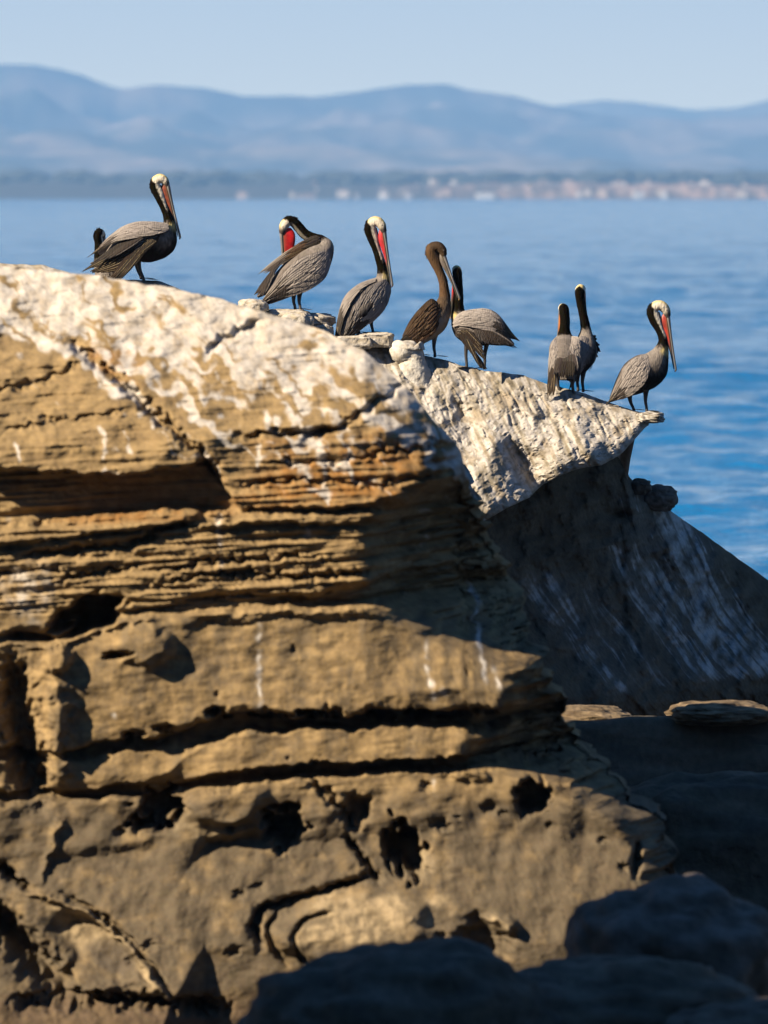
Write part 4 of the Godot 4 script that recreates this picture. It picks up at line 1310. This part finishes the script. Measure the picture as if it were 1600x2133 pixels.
func build_birds() -> void:
	mats.plumage = vc_material(0.85, 0.15)
	mats.plumage.uv1_triplanar = true
	mats.plumage.uv1_scale = Vector3(7, 2.5, 7)
	mats.plumage.heightmap_enabled = true
	mats.plumage.heightmap_texture = mats.relief
	mats.plumage.heightmap_scale = 0.5
	mats.horn = vc_material(0.42, 0.5)
	mats.skin = vc_material(0.5, 0.45)
	var e := StandardMaterial3D.new()
	e.albedo_color = lin(0.42, 0.33, 0.25)
	e.roughness = 0.2
	mats.eye = e
	var pu := StandardMaterial3D.new()
	pu.albedo_color = lin(0.01, 0.01, 0.01)
	pu.roughness = 0.1
	mats.pupil = pu
	var b: Node3D
	var w: Node3D
	# 1: half hidden behind the tall left bird
	b = pelican({"foot": [222, 612], "label": "pelican half hidden behind the leftmost tall pelican, only nape and rump showing", "neck": 3.4, "crown": 8.3, "crest": 1.2,
		"spine": [[240,592,-60,4,4,12, 0,1,0],[232,576,-64,22,20,24, 0,1,.2],[218,567,-72,24,24,24, -.3,.9,.2],[206,552,-84,14,14,16, -.8,.4,.4],[202,537,-88,9.5,9.5,10, -.8,0,.6],[202,520,-88,9,9,9, -.8,0,.6],[202,504,-88,9,9.5,9, -.8,0,.6],[200,493,-86,9.5,9.5,10, -.7,.5,.5],[203,486,-88,9.5,9,9.5, -.2,1,.2],[208,488,-94,8,8,8, .5,.8,0],[211,495,-98,5,5,5, 1,.2,0]],
		"bill": [[211, 495, -98], [226, 590, -112]], "ventral": Vector3(-1, 0, 0), "pouch": Color(0.2, 0.06, 0.03), "pouch_depth": 8.0,
		"legs": [[[218, 588, -72], [218, 611, -72], [14, 0, -18]], [[230, 588, -72], [230, 611, -72], [14, 0, -18]]]})
	wing(b, [[212,560,-48],[214,556,-46],[222,556,-44],[232,562,-44],[242,580,-46]], [[206,572,-52],[204,580,-48],[212,590,-44],[224,594,-44],[240,594,-46]], Vector3(-.2, .2, 1), 5.0, "silver")
	# 2: the tall left bird with its wing hanging
	b = pelican({"foot": [298, 584], "throat": 6.0, "label": "leftmost tall pelican with yellow crown and near wing hanging open", "neck": 6.2, "crown": 11.0,
		"spine": [[190,549,0,2,2,6, 0,1,0],[215,540,0,6,8,14, -.2,1,0],[245,522,0,20,20,24, -.4,1,0],[278,505,0,34,40,31, -.2,1,0],[312,500,0,31,46,33, -.1,1,0],[338,494,0,24,38,28, -.6,.8,0],[351,474,0,14,16,18, -1,.3,0],[350,452,0,10,10,10, -1,-.1,0],[341,430,0,8.5,8.5,8.5, -1,-.3,0],[330,409,0,8.5,8.5,8.5, -1,-.4,0],[322,391,0,9.5,9,9, -1,-.1,0],[323,379,0,10,9.5,10, -.7,.7,0],[333,373,0,11,9,10.5, .1,1,0],[343,377,0,9,8,9, .7,.7,0],[349,387,0,5,5,6, 1,.2,0]],
		"bill": [[349, 386, 0], [376, 497, 0]], "ventral": Vector3(-1, -.1, 0), "pouch": Color(0.20, 0.045, 0.022), "pouch_depth": 13.0,
		"legs": [[[289, 548, 8], [300, 583, 8], [32, 0, 4]], [[284, 548, -12], [294, 581, -12], [30, 0, -4]]]})
	w = wing(b, [[338,484,28],[302,490,35],[262,500,35],[228,524,30],[188,549,18]], [[328,506,30],[302,526,35],[280,545,35],[256,560,33],[224,566,26]], Vector3(0, .1, 1), 4.0, "dark")
	fan(w, [296,500,40], [322,498,40], [226,583,38], [258,578,42], 7, 9.5, SHAFTED)
	fan(w, [318,498,42], [328,502,42], [262,566,42], [296,524,44], 6, 7.0, SHAFTED)
	fan(w, [270,496,42], [300,494,44], [189,549,34], [238,536,42], 8, 8.0, STREAKED)
	wing(b, [[350,467,10],[312,461,14],[268,466,16],[230,490,18],[201,521,20]], [[352,482,26],[322,491,40],[280,497,44],[242,505,40],[206,524,26]], Vector3(0, .35, 1), 6.0, "silver")
	wing(b, [[350,467,-10],[312,461,-14],[268,466,-16],[230,490,-18],[201,521,-20]], [[352,482,-26],[322,500,-34],[280,512,-36],[242,520,-34],[206,532,-24]], Vector3(0, .35, -1), 6.0, "silver", false)
	# 3: preening
	b = pelican({"foot": [618, 645], "label": "preening pelican with bright red pouch bending its head back over its wings", "neck": 5.4, "crown": 11.35, "stripe": 0.25, "z": 15.0,
		"spine": [[536,618,0,2,3,8, -.3,1,0],[556,605,0,12,10,18, -.5,1,0],[592,588,0,28,28,28, -.55,.85,0],[630,562,0,36,40,33, -.55,.85,0],[660,538,0,30,34,31, -.5,.85,0],[675,517,-8,18,20,22, -.6,.3,.6],[668,502,-20,12,12,13, 0,.7,.7],[651,496,-28,11,11,11, .3,.9,.3],[635,488,-30,11,11,10.5, .6,.8,0],[622,474,-30,11,10.5,10, .7,.7,0],[611,463,-28,10.5,10,10, .5,.9,0],[600,461,-26,10.5,10,10.5, -.2,1,0],[591,471,-24,9.5,10,9.5, -.9,.4,0],[587,487,-24,6,6,7, -1,.1,0]],
		"bill": [[587, 486, -24], [592, 592, -26]], "ventral": Vector3(1, 0, 0), "pouch": Color(0.50, 0.012, 0.016), "pouch_depth": 24.0, "pouch_long": 1.0,
		"legs": [[[612, 614, 4], [615, 644, 8], [26, 0, 6]], [[624, 614, 16], [626, 645, 20], [26, 0, 6]]]})
	w = wing(b, [[667,494,-12],[652,493,-10],[622,508,-6],[592,528,-2],[556,556,0]], [[668,508,0],[648,520,8],[622,532,12],[596,546,14],[562,566,12]], Vector3(-.2, .6, 1), 5.0, "band")
	fan(w, [590,540,14], [570,560,20], [530,612,14], [548,618,22], 6, 9.0, STREAKED)
	wing(b, [[680,522,18],[655,526,30],[620,540,36],[584,572,34],[546,626,24]], [[691,545,14],[677,580,28],[640,606,32],[600,619,30],[546,637,22]], Vector3(0, .15, 1), 7.0, "silver")
	# 4: upright, seen from behind its wing
	b = pelican({"foot": [770, 694], "throat": 6.0, "label": "upright silver pelican with red pouch standing on the square slab", "neck": 5.3, "crown": 11.1, "z": 10.0,
		"spine": [[708,696,32,3,3,10, -.5,.8,.2],[722,678,26,10,12,18, -.6,.8,.2],[744,652,16,26,28,30, -.65,.75,.1],[769,625,2,30,36,34, -.65,.75,.1],[789,603,-8,24,28,27, -.7,.7,0],[797,582,-12,15,16,18, -1,.2,0],[796,560,-12,10.5,10.5,11, -1,0,0],[791,540,-12,9.5,9.5,9.5, -1,-.2,0],[784,518,-12,9,9,9, -1,-.3,0],[775,497,-12,9.5,9.5,9.5, -1,-.3,0],[770,480,-11,10.5,10,10, -1,0,0],[772,467,-10,10.5,10,10.5, -.7,.7,0],[783,462,-8,11.5,10,11, .1,1,0],[794,469,-6,10,9,9.5, .7,.7,0],[800,484,-4,6,6,7, 1,.2,0]],
		"bill": [[800, 483, -4], [818, 597, 4]], "ventral": Vector3(-1, -.1, 0), "pouch": Color(0.40, 0.014, 0.02), "pouch_depth": 10.5,
		"legs": [[[744, 670, 20], [748, 693, 20], [18, 0, -12]], [[774, 662, 2], [777, 693, 2], [22, 0, -8]]]})
	wing(b, [[790,580,-18],[758,590,-6],[728,610,6],[711,640,18],[699,698,32]], [[786,588,14],[756,604,34],[734,632,42],[719,662,44],[709,703,42]], Vector3(-.8, .5, .6), 5.0, "silver")
	wing(b, [[800,582,10],[772,594,26],[748,614,36],[728,646,42],[709,700,40]], [[813,600,0],[806,632,12],[786,661,20],[757,681,28],[724,705,36]], Vector3(.35, .1, 1), 7.0, "silver")
	# 5: brown juvenile
	b = pelican({"foot": [905, 743], "throat": 6.0, "label": "all-brown young pelican with grey bill", "neck": 5.0, "crown": 11.0, "juv": true, "crest": 1.3,
		"spine": [[860,729,14,3,3,8, -.5,.8,0],[872,712,12,12,10,16, -.6,.8,0],[886,690,8,22,24,26, -.7,.7,0],[904,666,3,26,30,29, -.75,.65,0],[919,644,-3,19,22,22, -.8,.5,0],[926,622,-6,13,13,15, -1,.2,0],[925,600,-6,10,10,10.5, -1,0,0],[922,582,-6,9.5,9.5,9.5, -1,-.2,0],[914,562,-6,9.5,9.5,9.5, -1,-.4,0],[904,543,-5,10,10,9.5, -1,-.3,0],[898,528,-4,10.5,10,10.5, -1,0,0],[900,517,-3,11,10,10.5, -.7,.7,0],[911,514,-2,11,10,11, .1,1,0],[921,521,0,9.5,9,9, .7,.7,0],[925,533,0,6,6,7, 1,.3,0]],
		"bill": [[924, 532, 0], [958, 623, 14]], "ventral": Vector3(-1, -.2, 0), "pouch": Color(0.10, 0.085, 0.075), "pouch_depth": 8.0, "tip": Color(0.30, 0.18, 0.06),
		"legs": [[[878, 716, 12], [880, 740, 14], [18, 0, 4]], [[905, 706, -2], [906, 743, 0], [30, 0, 4]]]})
	wing(b, [[912,630,16],[897,622,24],[872,644,30],[852,670,30],[838,699,22]], [[921,660,22],[906,692,30],[886,706,28],[866,716,24],[842,713,18]], Vector3(0, .1, 1), 5.0, "brown")
	# 6: facing left, head turned away, wing hanging
	b = pelican({"foot": [995, 768], "label": "pelican facing left with dark neck, head turned away and wing hanging open", "neck": 5.2, "crown": 9.9,
		"spine": [[1071,718,0,2,3,8, .2,1,0],[1050,705,0,12,10,16, .3,1,0],[1025,690,0,30,30,26, .2,1,0],[995,684,0,35,36,31, .1,1,0],[970,678,0,28,32,29, .5,.8,0],[957,662,-4,18,18,20, 1,.2,.2],[955,640,-8,11.5,11.5,12, .7,0,.7],[955,615,-10,10,10,10.5, .2,0,1],[954,592,-10,10,10,10, .1,0,1],[953,574,-10,10,10.5,10, .1,.2,1],[952,565,-14,9.5,9,10, .1,.8,.5],[951,562,-24,9,8,9, 0,1,-.1],[950,567,-34,5,5,6, 0,.8,-.6]],
		"bill": [[950, 566, -32], [939, 664, -44]], "ventral": Vector3(0, -.3, 1), "pouch": Color(0.42, 0.016, 0.02), "pouch_depth": 10.0,
		"legs": [[[972, 712, 8], [972, 766, 8], [-20, 0, 8]], [[1014, 716, -8], [1009, 768, -8], [-24, 0, 4]]]})
	w = wing(b, [[950,678,30],[972,676,36],[1005,684,38],[1035,694,34],[1068,716,22]], [[948,700,30],[966,706,38],[990,712,38],[1012,716,36],[1040,718,28]], Vector3(0, 0, 1), 3.0, "dark")
	fan(w, [952,694,40], [966,690,42], [1016,769,40], [1000,766,44], 6, 9.5, SHAFTED)
	fan(w, [958,688,44], [972,686,46], [1014,756,44], [1004,720,46], 5, 9.0, SHAFTED)
	fan(w, [988,682,44], [1026,690,44], [994,714,46], [1072,719,34], 11, 8.5, STREAKED)
	wing(b, [[944,668,12],[962,650,14],[1006,642,14],[1036,653,14],[1064,688,12]], [[944,682,26],[968,680,40],[1004,686,43],[1036,692,38],[1066,706,20]], Vector3(0, .4, 1), 6.0, "silver")
	# 7: nearer bird of the pair, seen from behind
	b = pelican({"foot": [1184, 824], "label": "nearer pelican of the pair, seen from behind with its tail towards the viewer", "neck": 5.2, "crown": 9.6, "z": 12.0, "crest": 1.2,
		"spine": [[1178,790,40,3,4,16, 0,1,.4],[1178,771,32,10,12,22, 0,1,.4],[1177,752,18,26,28,30, 0,1,.4],[1176,737,-2,31,38,32, 0,1,.3],[1176,722,-20,26,34,30, 0,.9,.4],[1177,706,-34,16,18,20, 0,.3,1],[1177,690,-36,11,11,12, .1,0,1],[1178,672,-35,10.5,10.5,10.5, .1,0,1],[1177,656,-34,10.5,11,10.5, .1,.2,1],[1176,646,-37,10,10,10.5, 0,.8,.5],[1174,643,-47,10,9,10, -.1,1,.1],[1172,648,-57,6,5,6, -.2,.8,-.5]],
		"bill": [[1171, 648, -57], [1161, 748, -60]], "ventral": Vector3(.3, 0, 1), "pouch": Color(0.30, 0.10, 0.03), "pouch_depth": 9.0,
		"legs": [[[1160, 786, 6], [1168, 822, 10], [20, 0, -8]], [[1193, 786, 6], [1195, 824, 10], [20, 0, -8]]]})
	w = wing(b, [[1168,704,-24],[1156,708,-4],[1147,726,12],[1142,756,24],[1140,800,30]], [[1174,712,0],[1169,732,26],[1163,756,38],[1157,785,40],[1149,814,38]], Vector3(-.6, .2, 1), 4.0, "silver")
	fan(w, [1148,762,36], [1156,770,42], [1137,818,36], [1156,822,40], 6, 8.0, SHAFTED, Vector3(-.3, 0, 1).normalized())
	w = wing(b, [[1190,701,-24],[1202,702,-4],[1208,715,10],[1210,740,20],[1206,778,26]], [[1182,712,2],[1183,728,26],[1188,750,36],[1196,770,38],[1201,786,34]], Vector3(.6, .2, 1), 4.0, "silver")
	fan(b, [1164,738,34], [1196,738,32], [1150,780,48], [1204,770,44], 11, 8.5, STREAKED, Vector3(0, .2, 1).normalized(), 3.0)
	fan(b, [1168,752,44], [1194,752,42], [1160,786,52], [1196,784,50], 7, 8.0, DARK, Vector3(0, .2, 1).normalized(), 3.0)
	# 8: farther bird of the pair
	b = pelican({"foot": [1208, 810], "label": "farther pelican of the pair, long neck raised above the nearer bird", "neck": 5.0, "crown": 9.7, "z": -30.0,
		"spine": [[1185,792,-14,3,4,10, -.5,.8,.2],[1196,776,-20,14,12,20, -.6,.8,.2],[1208,756,-28,24,24,26, -.6,.7,.3],[1218,730,-38,24,26,26, -.6,.6,.4],[1221,707,-46,16,18,19, -.7,.3,.6],[1222,690,-48,11,11,12, -.4,0,1],[1219,670,-48,9.5,9.5,9.5, -.3,0,1],[1215,650,-48,9,9,9, -.2,0,1],[1211,628,-48,9.5,9.5,9.5, -.2,0,1],[1209,613,-48,10,10,10, -.1,.3,1],[1210,604,-53,10,10,10, 0,.9,.4],[1213,603,-63,9,8,9, .1,1,-.1],[1216,608,-71,5,5,6, .2,.8,-.6]],
		"bill": [[1216, 608, -70], [1226, 704, -78]], "ventral": Vector3(-.3, 0, 1), "pouch": Color(0.36, 0.02, 0.02), "pouch_depth": 9.0,
		"legs": [[[1205, 780, -30], [1205, 815, -30], [22, 0, -10]], [[1216, 780, -44], [1216, 817, -44], [22, 0, -10]]]})
	w = wing(b, [[1212,700,-28],[1202,715,-14],[1196,740,-6],[1190,770,0],[1186,796,4]], [[1230,706,-34],[1229,730,-20],[1222,755,-12],[1210,776,-6],[1195,798,0]], Vector3(.1, .1, 1), 4.0, "silver")
	w = wing(b, [[1222,700,-60],[1234,708,-62],[1240,724,-58],[1240,742,-54],[1234,760,-50]], [[1226,708,-38],[1234,722,-36],[1237,740,-36],[1235,755,-38],[1228,768,-40]], Vector3(1, .1, .4), 3.0, "silver")
	fan(w, [1230,706,-52], [1234,724,-50], [1243,698,-58], [1255,738,-54], 6, 8.5, DARK, Vector3(0, .2, 1).normalized())
	fan(w, [1232,716,-46], [1234,734,-46], [1252,716,-50], [1246,748,-48], 4, 8.0, DARK, Vector3(0, .2, 1).normalized())
	# 9: the outermost bird
	b = pelican({"foot": [1340, 856], "throat": 6.0, "label": "rightmost pelican in profile at the tip of the rock, bill tucked down", "neck": 5.4, "crown": 11.1, "tip": Color(0.28, 0.05, 0.02),
		"spine": [[1273,830,0,2,3,8, -.5,.8,0],[1290,818,0,12,12,16, -.6,.8,0],[1312,800,0,26,28,26, -.66,.75,0],[1336,778,0,32,40,31, -.66,.75,0],[1359,759,0,28,38,30, -.7,.7,0],[1374,738,0,19,21,22, -.9,.5,0],[1381,716,0,11,11,12, -1,.1,0],[1380,700,0,9.5,9.5,9.5, -1,-.2,0],[1373,684,0,9.5,9.5,9.5, -1,-.4,0],[1363,668,0,10,10,9.5, -1,-.3,0],[1358,652,0,10.5,10,10, -1,0,0],[1361,641,0,10.5,10,10.5, -.7,.7,0],[1374,637,0,11.5,10,11, .1,1,0],[1386,645,0,10,9,9.5, .7,.7,0],[1391,660,0,6,6,7, 1,.2,0]],
		"bill": [[1391, 660, 0], [1408, 773, 6]], "ventral": Vector3(-1, -.1, 0), "pouch": Color(0.36, 0.035, 0.022), "pouch_depth": 15.0,
		"legs": [[[1312, 826, -10], [1321, 855, -8], [24, 0, -4]], [[1345, 818, 8], [1347, 857, 10], [30, 0, 4]]]})
	wing(b, [[1346,737,12],[1325,742,20],[1301,760,24],[1285,790,22],[1270,829,12]], [[1354,762,26],[1346,790,35],[1328,812,33],[1305,827,27],[1274,836,14]], Vector3(0, .15, 1), 5.0, "silver")
	wing(b, [[1346,737,-12],[1325,742,-20],[1301,760,-24],[1285,790,-22],[1270,829,-12]], [[1354,762,-26],[1346,790,-35],[1328,812,-33],[1305,827,-27],[1274,836,-14]], Vector3(0, .15, -1), 5.0, "silver", false)
